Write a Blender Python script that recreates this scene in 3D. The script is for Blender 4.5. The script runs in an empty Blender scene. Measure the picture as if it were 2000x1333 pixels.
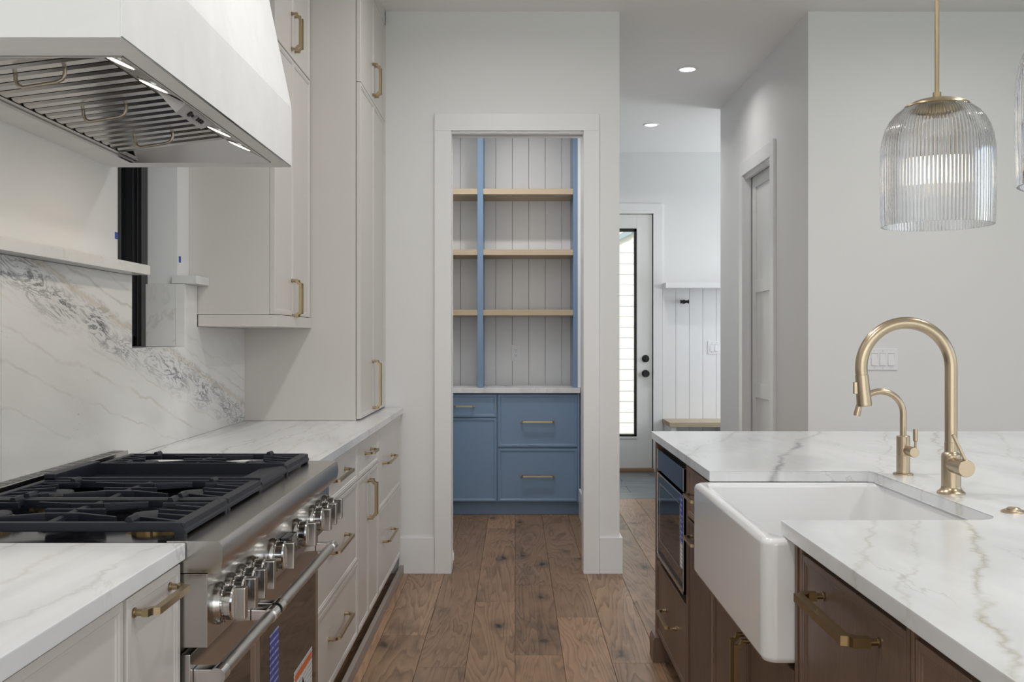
import bpy, bmesh, math, random
from mathutils import Vector, Matrix
R = math.radians
PI = math.pi
random.seed(7)
sc = bpy.context.scene
C = sc.collection

# ------------------------------------------------------------------ camera
cam = bpy.data.cameras.new('camera')
cam.sensor_width = 36.0
cam.lens = 1933.0 / 2000.0 * 36.0
cam.shift_x = -0.003
cam.shift_y = -0.00325
cam.clip_start = 0.05
cam_o = bpy.data.objects.new('camera', cam)
cam_o.location = (0, 0, 1.30)
cam_o.rotation_euler = (R(90), 0, 0)
C.objects.link(cam_o)
sc.camera = cam_o

# ------------------------------------------------------------------ world, lights, exposure
sc.view_settings.view_transform = 'Standard'
sc.view_settings.look = 'None'
sc.view_settings.gamma = 1.0
sc.view_settings.use_curve_mapping = False
sc.view_settings.exposure = 0.06
world = bpy.data.worlds.new('world')
sc.world = world
world.use_nodes = True
wn = world.node_tree
sky = wn.nodes.new('ShaderNodeTexSky')
sky.sky_type = 'NISHITA'
sky.sun_disc = False
sky.sun_elevation = R(48)
sky.sun_rotation = R(200)
sky.dust_density = 5.0
sky.ozone_density = 0.6
wn.links.new(sky.outputs[0], wn.nodes['Background'].inputs[0])
wn.nodes['Background'].inputs[1].default_value = 0.26


def area(name, loc, rot, sx, sy, watts, col=(1, 1, 1), shape='RECTANGLE', spread=180):
    l = bpy.data.lights.new(name, 'AREA')
    l.shape = shape
    l.size = sx
    if shape in ('RECTANGLE', 'ELLIPSE'):
        l.size_y = sy
    l.energy = watts
    l.color = col
    l.spread = R(spread)
    o = bpy.data.objects.new(name, l)
    o.location = loc
    o.rotation_euler = rot
    C.objects.link(o)
    return o


def spot(name, loc, rot, watts, angle, blend, col, r=0.03):
    l = bpy.data.lights.new(name, 'SPOT')
    l.energy = watts
    l.spot_size = R(angle)
    l.spot_blend = blend
    l.color = col
    l.shadow_soft_size = r
    o = bpy.data.objects.new(name, l)
    o.location = loc
    o.rotation_euler = rot
    C.objects.link(o)
    return o


DAY = (0.905, 0.96, 1.0)
WARM = (1.0, 0.975, 0.95)
# daylight through the glazed wall behind the camera and the windows on the right
area('daylight_back', (1.45, -2.50, 1.42), (R(113), 0, R(0)), 5.1, 2.5, 54, DAY)
area('daylight_right', (4.50, 1.0, 1.55), (R(104), 0, R(90)), 4.6, 2.2, 26, DAY)
# added fill lamps at the kitchen ceiling, out of view
for cx, cy in ((-0.05, 1.0), (-0.05, 2.7), (-0.05, 4.3), (2.3, 1.0), (2.3, 2.7), (2.3, 4.3)):
    area('ceiling_fill', (cx, cy, 3.085), (0, 0, 0), 0.11, 0.11, 10.5 if cy < 4 else 7, WARM, 'DISK', 170)
area('can_light_hall', (1.155, 6.63, 3.085), (0, 0, 0), 0.10, 0.10, 3.2, WARM, 'DISK', 150)
area('can_light_mudroom', (1.15, 8.36, 3.085), (0, 0, 0), 0.10, 0.10, 7, WARM, 'DISK', 150)
area('mudroom_fill', (3.85, 8.7, 1.7), (R(90), 0, R(90)), 1.2, 1.6, 40, DAY)  # added lamp brightening the mudroom from an unseen side opening
area('can_light_pantry', (0.0, 6.35, 3.085), (0, 0, 0), 0.12, 0.12, 8.5, (1, 0.985, 0.96), 'DISK', 160)
area('can_light_pantry', (-0.42, 6.35, 3.085), (0, 0, 0), 0.12, 0.12, 5, (1, 0.985, 0.96), 'DISK', 160)
# sunlight outside (lights the neighbouring house)
sun = bpy.data.lights.new('sun', 'SUN')
sun.energy = 2.6
sun.angle = R(1)
sun_o = bpy.data.objects.new('sun', sun)
sun_o.rotation_euler = (R(46), 0, R(-20))
C.objects.link(sun_o)

# ------------------------------------------------------------------ materials


class NT:
    def __init__(s, name):
        s.m = bpy.data.materials.new(name)
        s.m.use_nodes = True
        s.t = s.m.node_tree
        s.b = s.t.nodes['Principled BSDF']

    def n(s, typ, props=None, **inp):
        nd = s.t.nodes.new('ShaderNode' + typ)
        for k, v in (props or {}).items():
            setattr(nd, k, v)
        for k, v in inp.items():
            key = int(k[1:]) if k[0] == '_' else k.replace('_', ' ')
            s.set(nd.inputs[key], v)
        return nd

    def set(s, sock, v):
        if isinstance(v, bpy.types.NodeSocket):
            s.t.links.new(v, sock)
        else:
            sock.default_value = v

    def math(s, op, a, b=0.0, clamp=False):
        nd = s.t.nodes.new('ShaderNodeMath')
        nd.operation = op
        nd.use_clamp = clamp
        s.set(nd.inputs[0], a)
        s.set(nd.inputs[1], b)
        return nd.outputs[0]

    def coord(s, kind='Object'):
        return s.t.nodes.new('ShaderNodeTexCoord').outputs[kind]

    def mapping(s, vec, scale=(1, 1, 1), loc=(0, 0, 0), rot=(0, 0, 0)):
        nd = s.n('Mapping', None, Vector=vec, Scale=scale, Location=loc, Rotation=rot)
        return nd.outputs[0]

    def noise(s, vec, scale, detail=3, rough=0.5, dist=0.0):
        nd = s.n('TexNoise', None, Vector=vec, Scale=scale, Detail=detail, Roughness=rough, Distortion=dist)
        return nd.outputs['Fac']

    def ramp(s, fac, stops):
        nd = s.t.nodes.new('ShaderNodeValToRGB')
        s.set(nd.inputs[0], fac)
        el = nd.color_ramp.elements
        while len(el) < len(stops):
            el.new(0.5)
        for e, (p, c) in zip(el, stops):
            e.position = p
            e.color = (c, c, c, 1) if isinstance(c, (int, float)) else (*c, 1)
        return nd.outputs[0]

    def mix(s, fac, a, b, typ='MIX'):
        nd = s.t.nodes.new('ShaderNodeMix')
        nd.data_type = 'RGBA'
        nd.blend_type = typ
        s.set(nd.inputs[0], fac)
        s.set(nd.inputs[6], (*a, 1) if isinstance(a, tuple) else a)
        s.set(nd.inputs[7], (*b, 1) if isinstance(b, tuple) else b)
        return nd.outputs[2]

    def sep(s, vec):
        nd = s.n('SeparateXYZ', None, Vector=vec)
        return nd.outputs

    def bump(s, h, strength=0.1, dist=0.01):
        nd = s.n('Bump', None, Height=h, Strength=strength, Distance=dist)
        s.t.links.new(nd.outputs[0], s.b.inputs['Normal'])

    def base(s, col, rough=0.5, metal=0.0, **kw):
        s.set(s.b.inputs['Base Color'], (*col, 1) if isinstance(col, tuple) else col)
        s.set(s.b.inputs['Roughness'], rough)
        s.set(s.b.inputs['Metallic'], metal)
        for k, v in kw.items():
            s.set(s.b.inputs[k.replace('_', ' ')], v)
        return s


M = {}


def paint(name, col, rough=0.5, texture=0.03, coat=0.0):
    t = NT(name)
    v = t.coord()
    nz = t.noise(v, 2.0, 3)
    c = t.mix(t.math('MULTIPLY', nz, 0.10), col, tuple(x * 0.9 for x in col))
    t.base(c, rough)
    if coat:
        t.b.inputs['Coat Weight'].default_value = coat
    if texture:
        t.bump(t.noise(v, 260.0, 2), texture, 0.002)
    M[name] = t.m
    return t.m


paint('wall_paint', (0.80, 0.80, 0.80), 0.62)
paint('ceiling_paint', (0.90, 0.895, 0.89), 0.75)
paint('trim_paint', (0.83, 0.83, 0.835), 0.32, 0.0)
paint('door_paint', (0.78, 0.785, 0.77), 0.35, 0.0)
paint('greige', (0.64, 0.61, 0.58), 0.32, 0.0)
paint('blue_paint', (0.175, 0.275, 0.415), 0.33, 0.0)
paint('plinth_paint', (0.34, 0.29, 0.26), 0.5, 0.0)
paint('dark_gap', (0.012, 0.010, 0.009), 0.8, 0.0)
paint('siding_paint', (0.80, 0.80, 0.765), 0.6, 0.0)
paint('roofing', (0.20, 0.19, 0.18), 0.9, 0.1)
paint('black_paint', (0.008, 0.008, 0.010), 0.30, 0.0)
paint('white_plastic', (0.84, 0.84, 0.86), 0.30, 0.0)
paint('slot_black', (0.01, 0.01, 0.01), 0.5, 0.0)
paint('grey_print', (0.22, 0.22, 0.23), 0.5, 0.0)
paint('blue_tape', (0.02, 0.07, 0.42), 0.55, 0.0)
paint('satin_grey', (0.50, 0.50, 0.51), 0.35, 0.0)
paint('switch_gap', (0.50, 0.50, 0.52), 0.4, 0.0)
paint('rubber', (0.012, 0.012, 0.012), 0.5, 0.0)

# trowelled plaster of the hood
t = NT('plaster')
v = t.coord()
nz = t.noise(t.mapping(v, (2, 5, 3), rot=(0.5, 0.2, 0.9)), 1.4, 5, 0.55, 0.8)
t.base(t.mix(t.ramp(nz, [(0.35, 0.0), (0.7, 1.0)]), (0.80, 0.80, 0.80), (0.85, 0.85, 0.85)), 0.6)
t.bump(nz, 0.12, 0.02)
M['plaster'] = t.m


def metal(name, col, rough, stretch=(1, 1, 1), amount=0.25, bump=0.02):
    t = NT(name)
    v = t.mapping(t.coord(), stretch)
    nz = t.noise(v, 60.0, 4, 0.6)
    rr = t.math('ADD', t.math('MULTIPLY', nz, amount * rough), rough * (1 - amount / 2))
    t.base(t.mix(t.math('MULTIPLY', nz, 0.3), col, tuple(x * 0.82 for x in col)), rr, 1.0)
    if bump:
        t.bump(nz, bump, 0.002)
    M[name] = t.m


metal('stainless', (0.50, 0.485, 0.465), 0.20, (0.15, 6, 6), 0.5, 0.02)
metal('stainless_brushed', (0.58, 0.56, 0.53), 0.30, (6, 0.15, 6), 0.5, 0.03)
metal('chrome', (0.68, 0.67, 0.66), 0.12, (1, 1, 1), 0.2, 0.0)
metal('brass', (0.46, 0.365, 0.225), 0.30, (1, 1, 1), 0.3, 0.01)
metal('dark_brass', (0.33, 0.235, 0.12), 0.33, (1, 1, 1), 0.3, 0.01)
metal('champagne', (0.51, 0.415, 0.295), 0.30, (3, 3, 0.3), 0.4, 0.01)
metal('burner_brass', (0.72, 0.50, 0.20), 0.35)
metal('hood_steel', (0.52, 0.51, 0.50), 0.22, (0.2, 5, 5), 0.4, 0.02)
metal('bronze_nickel', (0.40, 0.35, 0.29), 0.3)
metal('vent_steel', (0.22, 0.22, 0.22), 0.35)

t = NT('cast_iron')
v = t.coord()
nz = t.noise(v, 180.0, 3)
t.base((0.009, 0.011, 0.019), 0.42, 0.0, Specular_IOR_Level=0.32)
t.bump(nz, 0.12, 0.002)
M['cast_iron'] = t.m
t = NT('black_enamel')
t.base((0.006, 0.006, 0.008), 0.12)
M['black_enamel'] = t.m
t = NT('porcelain')
t.base((0.84, 0.84, 0.84), 0.14, 0.0, Coat_Weight=0.6, Coat_Roughness=0.05)
M['porcelain'] = t.m
t = NT('oven_glass')
t.base((0.012, 0.011, 0.010), 0.04, 0.0, Specular_IOR_Level=0.9)
M['oven_glass'] = t.m
t = NT('black_glass')
t.base((0.010, 0.010, 0.012), 0.03, 0.0, Specular_IOR_Level=0.9)
M['black_glass'] = t.m


def emit(name, col, s):
    t = NT(name)
    t.base((0.9, 0.9, 0.9), 0.4, 0.0, Emission_Color=(*col, 1), Emission_Strength=s)
    M[name] = t.m


emit('lamp_lens', (1.0, 0.97, 0.92), 4.0)
emit('hood_lens', (1.0, 0.88, 0.70), 5.0)
emit('bulb_glow', (1.0, 0.80, 0.52), 4.0)

# clear pane: thin glass that lets daylight through
t = NT('pane_glass')
t.t.nodes.remove(t.b)
g = t.n('BsdfGlossy', None, Roughness=0.0)
tr = t.n('BsdfTransparent', None, Color=(0.96, 0.98, 0.97, 1))
fr = t.n('Fresnel', None, IOR=1.45)
mx = t.n('MixShader', None, _0=fr.outputs[0], _1=tr.outputs[0], _2=g.outputs[0])
t.t.links.new(mx.outputs[0], t.t.nodes['Material Output'].inputs[0])
M['pane_glass'] = t.m
# fluted pendant glass
t = NT('fluted_glass')
t.base((0.985, 0.985, 0.99), 0.03, 0.0, Transmission_Weight=1.0, IOR=1.40)
M['fluted_glass'] = t.m


# ---- marbles
def band(t, u, centre, width, power=1.0):
    """1 at u = centre, falling to 0 at +-width"""
    d = t.math('ABSOLUTE', t.math('SUBTRACT', u, centre))
    k = t.math('SUBTRACT', 1.0, t.math('DIVIDE', d, width), True)
    return t.math('POWER', k, power)


def marble_base(t, v, base=(0.785, 0.795, 0.805), cloud=(0.61, 0.62, 0.63), stretch=(1, 1, 1), rot=0.42):
    c = t.noise(t.mapping(v, stretch, rot=(0, 0, rot)), 2.2, 5, 0.55, 0.4)
    col = t.mix(t.ramp(c, [(0.42, 0.0), (0.75, 1.0)]), base, cloud)
    # faint hairline veins: contour lines of a stretched noise
    w = t.noise(t.mapping(v, stretch, rot=(0, 0, rot)), 1.5, 6, 0.6, 0.6)
    h = t.math('ABSOLUTE', t.math('SUBTRACT', t.math('FRACT', t.math('MULTIPLY', w, 6.0)), 0.5))
    fine = t.ramp(h, [(0.0, 1.0), (0.05, 0.0)])
    gate = t.ramp(t.noise(v, 2.0, 2), [(0.44, 0.0), (0.62, 1.0)])
    col = t.mix(t.math('MULTIPLY', t.math('MULTIPLY', fine, gate), 0.50), col, (0.44, 0.43, 0.395))
    return col


def marble_counter(name, veins, slope, stretch=(2.2, 0.7, 1), rot=0.42):
    t = NT(name)
    v = t.coord('Object')
    col = marble_base(t, v, stretch=stretch, rot=rot)
    x, y, z = t.sep(v)[0:3]
    wob = t.math('SUBTRACT', t.noise(v, 3.0, 6, 0.62), 0.5)
    wob2 = t.math('SUBTRACT', t.noise(v, 22.0, 4, 0.6), 0.5)
    u = t.math('SUBTRACT', x, t.math('MULTIPLY', y, slope))
    u = t.math('ADD', u, t.math('MULTIPLY', wob, 0.17))
    u = t.math('ADD', u, t.math('MULTIPLY', wob2, 0.030))
    for c, w, s, vc in veins:
        g = t.ramp(t.noise(v, 7.0, 3), [(0.33, 0.25), (0.6, 1.0)])
        core = t.math('MULTIPLY', t.math('MULTIPLY', band(t, u, c, w, 1.6), g), s)
        halo = t.math('MULTIPLY', band(t, u, c, w * 6, 1.5), 0.30 * s)
        col = t.mix(halo, col, (0.64, 0.635, 0.60))
        col = t.mix(core, col, vc)
    # scattered grey crystals
    sp = t.ramp(t.noise(t.mapping(v, (2.5, 1, 1), rot=(0, 0, rot)), 34.0, 3, 0.6), [(0.70, 0.0), (0.78, 0.6)])
    col = t.mix(t.math('MULTIPLY', sp, t.ramp(t.noise(v, 4.0, 2), [(0.58, 0), (0.72, 1)])), col, (0.36, 0.36, 0.38))
    t.base(col, 0.20, 0.0, Specular_IOR_Level=0.45)
    M[name] = t.m


GV = (0.30, 0.29, 0.27)
BV = (0.42, 0.38, 0.29)
marble_counter('marble_island', [(-0.40, 0.020, 0.85, (0.24, 0.24, 0.24)), (0.11, 0.014, 0.85, BV), (-0.09, 0.010, 0.45, BV),
                                 (0.00, 0.009, 0.32, BV), (0.34, 0.01, 0.35, BV), (-0.72, 0.02, 0.35, GV), (0.55, 0.012, 0.35, GV)], 0.40)
marble_counter('marble_counter', [(-1.06, 0.010, 0.55, GV), (-0.96, 0.008, 0.4, GV), (-1.30, 0.01, 0.45, GV), (-0.85, 0.012, 0.35, BV),
                                  (-1.6, 0.012, 0.4, GV), (-2.0, 0.012, 0.4, GV), (-0.7, 0.01, 0.3, GV)], 0.02, (3, 0.5, 1), 0.1)

# book slab behind the range, with the dark diagonal band
t = NT('marble_slab')
v = t.coord('Object')
x, y, z = t.sep(v)[0:3]
yz = t.n('CombineXYZ', None, X=y, Y=z, Z=0.0).outputs[0]
rotv = t.mapping(yz, (1, 1, 1), rot=(0, 0, R(14.3)))
c = t.noise(t.mapping(rotv, (0.7, 2.2, 1)), 2.4, 5, 0.55, 0.5)
col = t.mix(t.ramp(c, [(0.40, 0.0), (0.75, 1.0)]), (0.80, 0.795, 0.775), (0.70, 0.69, 0.68))
u = t.math('ADD', z, t.math('MULTIPLY', t.math('SUBTRACT', y, 2.404), 0.2546))      # 1.487 on the band
w1 = t.math('SUBTRACT', t.noise(rotv, 4.0, 5, 0.6), 0.5)
u = t.math('ADD', u, t.math('MULTIPLY', w1, 0.10))
for cc, ww, ss, vc in ((1.33, 0.006, 0.42, (0.50, 0.44, 0.33)), (1.40, 0.005, 0.35, (0.50, 0.44, 0.33)), (1.24, 0.004, 0.4, (0.48, 0.44, 0.37)),
                       (1.12, 0.004, 0.3, (0.5, 0.48, 0.44)), (1.60, 0.005, 0.5, (0.42, 0.40, 0.35)), (1.66, 0.005, 0.35, (0.5, 0.46, 0.40))):
    col = t.mix(t.math('MULTIPLY', t.math('MULTIPLY', band(t, u, cc, ww * 1.3, 1.0), ss * 1.1), t.ramp(t.noise(rotv, 5.0, 3), [(0.40, 0.15), (0.62, 1.0)])), col, vc)
mask = band(t, u, 1.487, 0.082, 0.55)
gap = t.ramp(t.noise(t.mapping(rotv, (1, 2, 1)), 6.0, 3), [(0.34, 0.15), (0.58, 1.0)])
mask = t.math('MULTIPLY', mask, gap)
n1 = t.noise(t.mapping(rotv, (0.45, 1.7, 1), rot=(0, 0, -0.25)), 13.0, 8, 0.66, 0.9)
net = t.math('ABSOLUTE', t.math('SUBTRACT', t.math('FRACT', t.math('MULTIPLY', n1, 6.5)), 0.5))
net = t.ramp(net, [(0.0, 1.0), (0.33, 0.0)])
col = t.mix(t.math('MULTIPLY', mask, 0.40), col, (0.60, 0.61, 0.64))
col = t.mix(t.math('MULTIPLY', mask, net), col, (0.06, 0.065, 0.075))
edge = band(t, u, 1.545, 0.016, 1.0)
col = t.mix(t.math('MULTIPLY', edge, 0.45), col, (0.55, 0.46, 0.34))
sp = t.ramp(t.noise(t.mapping(rotv, (1, 1.6, 1)), 36.0, 3, 0.6), [(0.67, 0.0), (0.72, 0.8)])
col = t.mix(t.math('MULTIPLY', sp, t.ramp(t.noise(yz, 4.0, 2), [(0.52, 0), (0.66, 1)])), col, (0.30, 0.30, 0.30))
t.base(col, 0.22)
M['marble_slab'] = t.m

t = NT('marble_plain')
v = t.coord('Object')
t.base(marble_base(t, v, (0.76, 0.755, 0.745), (0.64, 0.64, 0.645)), 0.2)
M['marble_plain'] = t.m


# ---- woods
def wood(name, ca, cb, dark, along='Y', scale=1.0, rough=0.38, knots=False, rnd=True, contrast=1.0, grain=1.0):
    t = NT(name)
    v = t.coord('Object')
    if rnd:
        oi = t.n('ObjectInfo')
        off = t.math('MULTIPLY', oi.outputs['Random'], 60.0)
        v = t.n('VectorMath', {'operation': 'ADD'}, _0=v, _1=t.n('CombineXYZ', None, X=off, Y=t.math('MULTIPLY', off, 1.7), Z=off).outputs[0]).outputs[0]
    st = {'X': (0.10, 1, 1), 'Y': (1, 0.10, 1), 'Z': (1, 1, 0.10)}[along]
    sv = t.mapping(v, tuple(k * scale for k in st))
    n1 = t.noise(sv, 3.6, 4, 0.42, 0.5)
    rings = t.math('FRACT', t.math('MULTIPLY', n1, 26.0 * grain))
    rings = t.ramp(rings, [(0.0, 0.0), (0.55, 0.40), (0.88, 1.0), (1.0, 0.0)])
    rings = t.math('MULTIPLY', rings, t.ramp(t.noise(v, 5.0, 3), [(0.3, 0.35), (0.7, 1.0)]))
    st2 = {'X': (0.03, 1, 1), 'Y': (1, 0.03, 1), 'Z': (1, 1, 0.03)}[along]
    fib = t.noise(t.mapping(v, tuple(k * scale for k in st2)), 120.0, 4, 0.65)
    big = t.noise(sv, 1.6, 3)
    f = t.math('ADD', t.math('MULTIPLY', rings, 0.42 * contrast), t.math('MULTIPLY', fib, 0.45))
    f = t.math('ADD', f, t.math('MULTIPLY', t.math('SUBTRACT', big, 0.5), 0.9), True)
    col = t.mix(f, ca, cb)
    if rnd:
        tone = t.ramp(oi.outputs['Random'], [(0.0, 0.70), (0.5, 0.94), (1.0, 1.18)])
        col = t.mix(1.0, col, tone, 'MULTIPLY')
        hue = t.math('FRACT', t.math('MULTIPLY', oi.outputs['Random'], 7.3))
        col = t.mix(t.math('MULTIPLY', hue, 0.28), col, t.mix(0.35, col, (0.30, 0.16, 0.08)))
    if knots:
        vo = t.n('TexVoronoi', {'feature': 'F1', 'voronoi_dimensions': '2D'}, Vector=t.mapping(v, (3.4, 1.5, 1.0)), Scale=1.0, Randomness=1.0)
        kd = t.math('ADD', vo.outputs['Distance'], t.math('MULTIPLY', t.math('SUBTRACT', t.noise(v, 22.0, 4), 0.5), 0.16))
        k = t.ramp(kd, [(0.025, 0.95), (0.065, 0.45), (0.20, 0.0)])
        kg = t.n('SeparateColor', None, Color=vo.outputs['Color']).outputs[0]
        k = t.math('MULTIPLY', k, t.ramp(kg, [(0.50, 0.0), (0.62, 1.0)]))
        col = t.mix(k, col, dark)
        st3 = t.ramp(t.noise(t.mapping(v, (3.0, 1.0, 1)), 2.3, 4, 0.6), [(0.56, 0.0), (0.72, 0.55)])
        col = t.mix(st3, col, tuple(c * 1.9 for c in dark))
    t.base(col, t.math('ADD', rough, t.math('MULTIPLY', f, 0.12)))
    t.b.inputs['Specular IOR Level'].default_value = 0.38
    t.bump(t.math('ADD', t.math('MULTIPLY', rings, 0.6), fib), 0.10, 0.002)
    M[name] = t.m


wood('floor_oak', (0.43, 0.265, 0.158), (0.105, 0.063, 0.037), (0.028, 0.019, 0.013), 'Y', 1.25, 0.33, True, True, 1.5)
wood('shelf_oak', (0.53, 0.435, 0.315), (0.40, 0.31, 0.205), (0.2, 0.1, 0.05), 'X', 3.0, 0.5, False, False, 0.5)
wood('walnut', (0.195, 0.124, 0.088), (0.095, 0.059, 0.041), (0.03, 0.02, 0.01), 'Z', 3.0, 0.36, False, True, 0.7)
wood('threshold_oak', (0.36, 0.22, 0.12), (0.26, 0.15, 0.08), (0.1, 0.1, 0.1), 'X', 3.0, 0.4, False, False)

t = NT('slate')
v = t.coord('Object')
oi = t.n('ObjectInfo')
nz = t.noise(t.mapping(v, (0.5, 4, 1), rot=(0, 0, 0.1)), 2.5, 5, 0.6, 0.6)
t.base(t.mix(t.ramp(nz, [(0.3, 0.0), (0.75, 1.0)]), (0.10, 0.12, 0.13), (0.19, 0.21, 0.225)), 0.30)
M['slate'] = t.m
paint('grout', (0.20, 0.21, 0.21), 0.8, 0.0)
paint('grass_ground', (0.10, 0.16, 0.05), 0.9, 0.3)
paint('bark', (0.10, 0.07, 0.05), 0.9, 0.2)
paint('leaf', (0.08, 0.19, 0.085), 0.6, 0.0)

# printed stickers (flat print only)
def sticker(name, base, ink, axis_rows, rows, title=None):
    t = NT(name)
    v = t.coord('Object')
    x, y, z = t.sep(v)[0:3]
    r = t.math('FRACT', t.math('MULTIPLY', z, rows))
    line = t.ramp(r, [(0.30, 0.0), (0.34, 1.0), (0.62, 1.0), (0.66, 0.0)])
    wd = t.noise(t.n('CombineXYZ', None, X=t.math('MULTIPLY', y, 1.0), Y=t.math('MULTIPLY', t.math('FLOOR', t.math('MULTIPLY', z, rows)), 3.7), Z=0.0).outputs[0], 60.0, 1)
    k = t.math('MULTIPLY', line, t.ramp(wd, [(0.40, 0.0), (0.46, 1.0)]))
    t.base(t.mix(t.math('MULTIPLY', k, 0.8), base, ink), 0.35)
    M[name] = t.m


sticker('blue_film', (0.03, 0.07, 0.42), (0.45, 0.52, 0.85), 'z', 55)
sticker('white_label', (0.78, 0.80, 0.84), (0.30, 0.34, 0.42), 'z', 75)
paint('orange_print', (0.75, 0.17, 0.03), 0.4, 0.0)

# ------------------------------------------------------------------ mesh helpers


class MB:
    def __init__(s):
        s.b = bmesh.new()

    def _bev(s, verts, w, seg=2):
        ed = set()
        for v in verts:
            for e in v.link_edges:
                ed.add(e)
        if w > 0:
            bmesh.ops.bevel(s.b, geom=list(ed), offset=w, segments=seg, profile=0.6, affect='EDGES', clamp_overlap=True)

    def box(s, x0, x1, y0, y1, z0, z1, bev=0.0, seg=2):
        if x0 > x1: x0, x1 = x1, x0
        if y0 > y1: y0, y1 = y1, y0
        if z0 > z1: z0, z1 = z1, z0
        vs = [s.b.verts.new(p) for p in ((x0, y0, z0), (x1, y0, z0), (x1, y1, z0), (x0, y1, z0), (x0, y0, z1), (x1, y0, z1), (x1, y1, z1), (x0, y1, z1))]
        for f in ((0, 3, 2, 1), (4, 5, 6, 7), (0, 1, 5, 4), (1, 2, 6, 5), (2, 3, 7, 6), (3, 0, 4, 7)):
            s.b.faces.new([vs[i] for i in f])
        s._bev(vs, bev, seg)
        return s

    def loops(s, rings, close=True, cap0=True, cap1=True):
        rv = [[s.b.verts.new(p) for p in r] for r in rings]
        n = len(rv[0])
        for a, b in zip(rv[:-1], rv[1:]):
            for i in range(n if close else n - 1):
                j = (i + 1) % n
                s.b.faces.new((a[i], a[j], b[j], b[i]))
        if cap0: s.b.faces.new(rv[0][::-1])
        if cap1: s.b.faces.new(rv[-1])
        return rv

    def bar(s, p0, p1, w, h, w1=None, h1=None, bev=0.0, up=(0, 0, 1)):
        p0, p1 = Vector(p0), Vector(p1)
        d = (p1 - p0).normalized()
        side = d.cross(Vector(up)).normalized()
        u = side.cross(d).normalized()
        w1 = w if w1 is None else w1
        h1 = h if h1 is None else h1
        r0 = [p0 + side * a * w / 2 + u * b * h / 2 for a, b in ((-1, -1), (1, -1), (1, 1), (-1, 1))]
        r1 = [p1 + side * a * w1 / 2 + u * b * h1 / 2 for a, b in ((-1, -1), (1, -1), (1, 1), (-1, 1))]
        rv = s.loops([r0, r1])
        s._bev(rv[0] + rv[1], bev)
        return s

    def tube(s, pts, r, seg=16, caps=True, closed=False):
        pts = [Vector(p) for p in pts]
        n = len(pts)
        rad = r if isinstance(r, (list, tuple)) else [r] * n
        rings = []
        prev = None
        for i, p in enumerate(pts):
            if i == 0: d = pts[1] - pts[0]
            elif i == n - 1: d = pts[-1] - pts[-2]
            else: d = (pts[i + 1] - p).normalized() + (p - pts[i - 1]).normalized()
            d.normalize()
            if prev is None:
                a = Vector((0, 0, 1)) if abs(d.z) < 0.9 else Vector((1, 0, 0))
                side = d.cross(a).normalized()
            else:
                side = (prev - d * prev.dot(d)).normalized()
            prev = side
            u = d.cross(side).normalized()
            rings.append([p + (side * math.cos(2 * PI * k / seg) + u * math.sin(2 * PI * k / seg)) * rad[i] for k in range(seg)])
        s.loops(rings, True, caps, caps)
        return s

    def sweep(s, pts, w, h, side):
        """rectangular section sweep in the plane whose normal is `side`"""
        pts = [Vector(p) for p in pts]
        side = Vector(side).normalized()
        rings = []
        n = len(pts)
        for i, p in enumerate(pts):
            if i == 0: d = (pts[1] - pts[0]).normalized(); k = 1
            elif i == n - 1: d = (pts[-1] - pts[-2]).normalized(); k = 1
            else:
                a = (p - pts[i - 1]).normalized(); b = (pts[i + 1] - p).normalized()
                d = (a + b).normalized(); k = 1 / max(0.5, d.dot(a))
            u = d.cross(side).normalized() * k
            rings.append([p + side * a * w / 2 + u * b * h / 2 for a, b in ((-1, -1), (1, -1), (1, 1), (-1, 1))])
        s.loops(rings)
        return s

    def lathe(s, prof, c, seg=32, axis='Z', cap0=True, cap1=True, mod=None):
        c = Vector(c)
        rings = []
        for r, h in prof:
            ring = []
            for k in range(seg):
                a = 2 * PI * k / seg
                rr = r * (mod(k) if mod else 1)
                p = (rr * math.cos(a), rr * math.sin(a), h)
                if axis == 'X': p = (h, p[0], p[1])
                elif axis == 'Y': p = (p[1], h, p[0])
                ring.append(c + Vector(p))
            rings.append(ring)
        s.loops(rings, True, cap0, cap1)
        return s

    def prism(s, poly, axis, a, b, bev=0.0):
        def P(p, t):
            if axis == 'X': return (t, p[0], p[1])
            if axis == 'Y': return (p[0], t, p[1])
            return (p[0], p[1], t)
        rv = s.loops([[P(p, a) for p in poly], [P(p, b) for p in poly]])
        s._bev(rv[0] + rv[1], bev)
        return s


WL = {}          # world location of every object's origin


def link(name, mesh, parent, wloc=(0, 0, 0), rot=None):
    o = bpy.data.objects.new(name, mesh)
    C.objects.link(o)
    if mesh is not None and len(mesh.polygons) > 6:
        wn_ = o.modifiers.new('weighted_normal', 'WEIGHTED_NORMAL')
        wn_.keep_sharp = True
        wn_.weight = 80
    wloc = Vector(wloc)
    if parent is not None:
        o.parent = parent
        o.location = wloc - WL[parent]
    else:
        o.location = wloc
    if rot: o.rotation_euler = rot
    WL[o] = wloc
    return o


def finish(mb, name, mat, angle=38, smooth=True):
    bmesh.ops.recalc_face_normals(mb.b, faces=mb.b.faces)
    me = bpy.data.meshes.new(name)
    mb.b.to_mesh(me)
    mb.b.free()
    me.materials.append(M[mat] if isinstance(mat, str) else mat)
    if smooth:
        for p in me.polygons: p.use_smooth = True
        me.set_sharp_from_angle(angle=R(angle))
    return me


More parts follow.
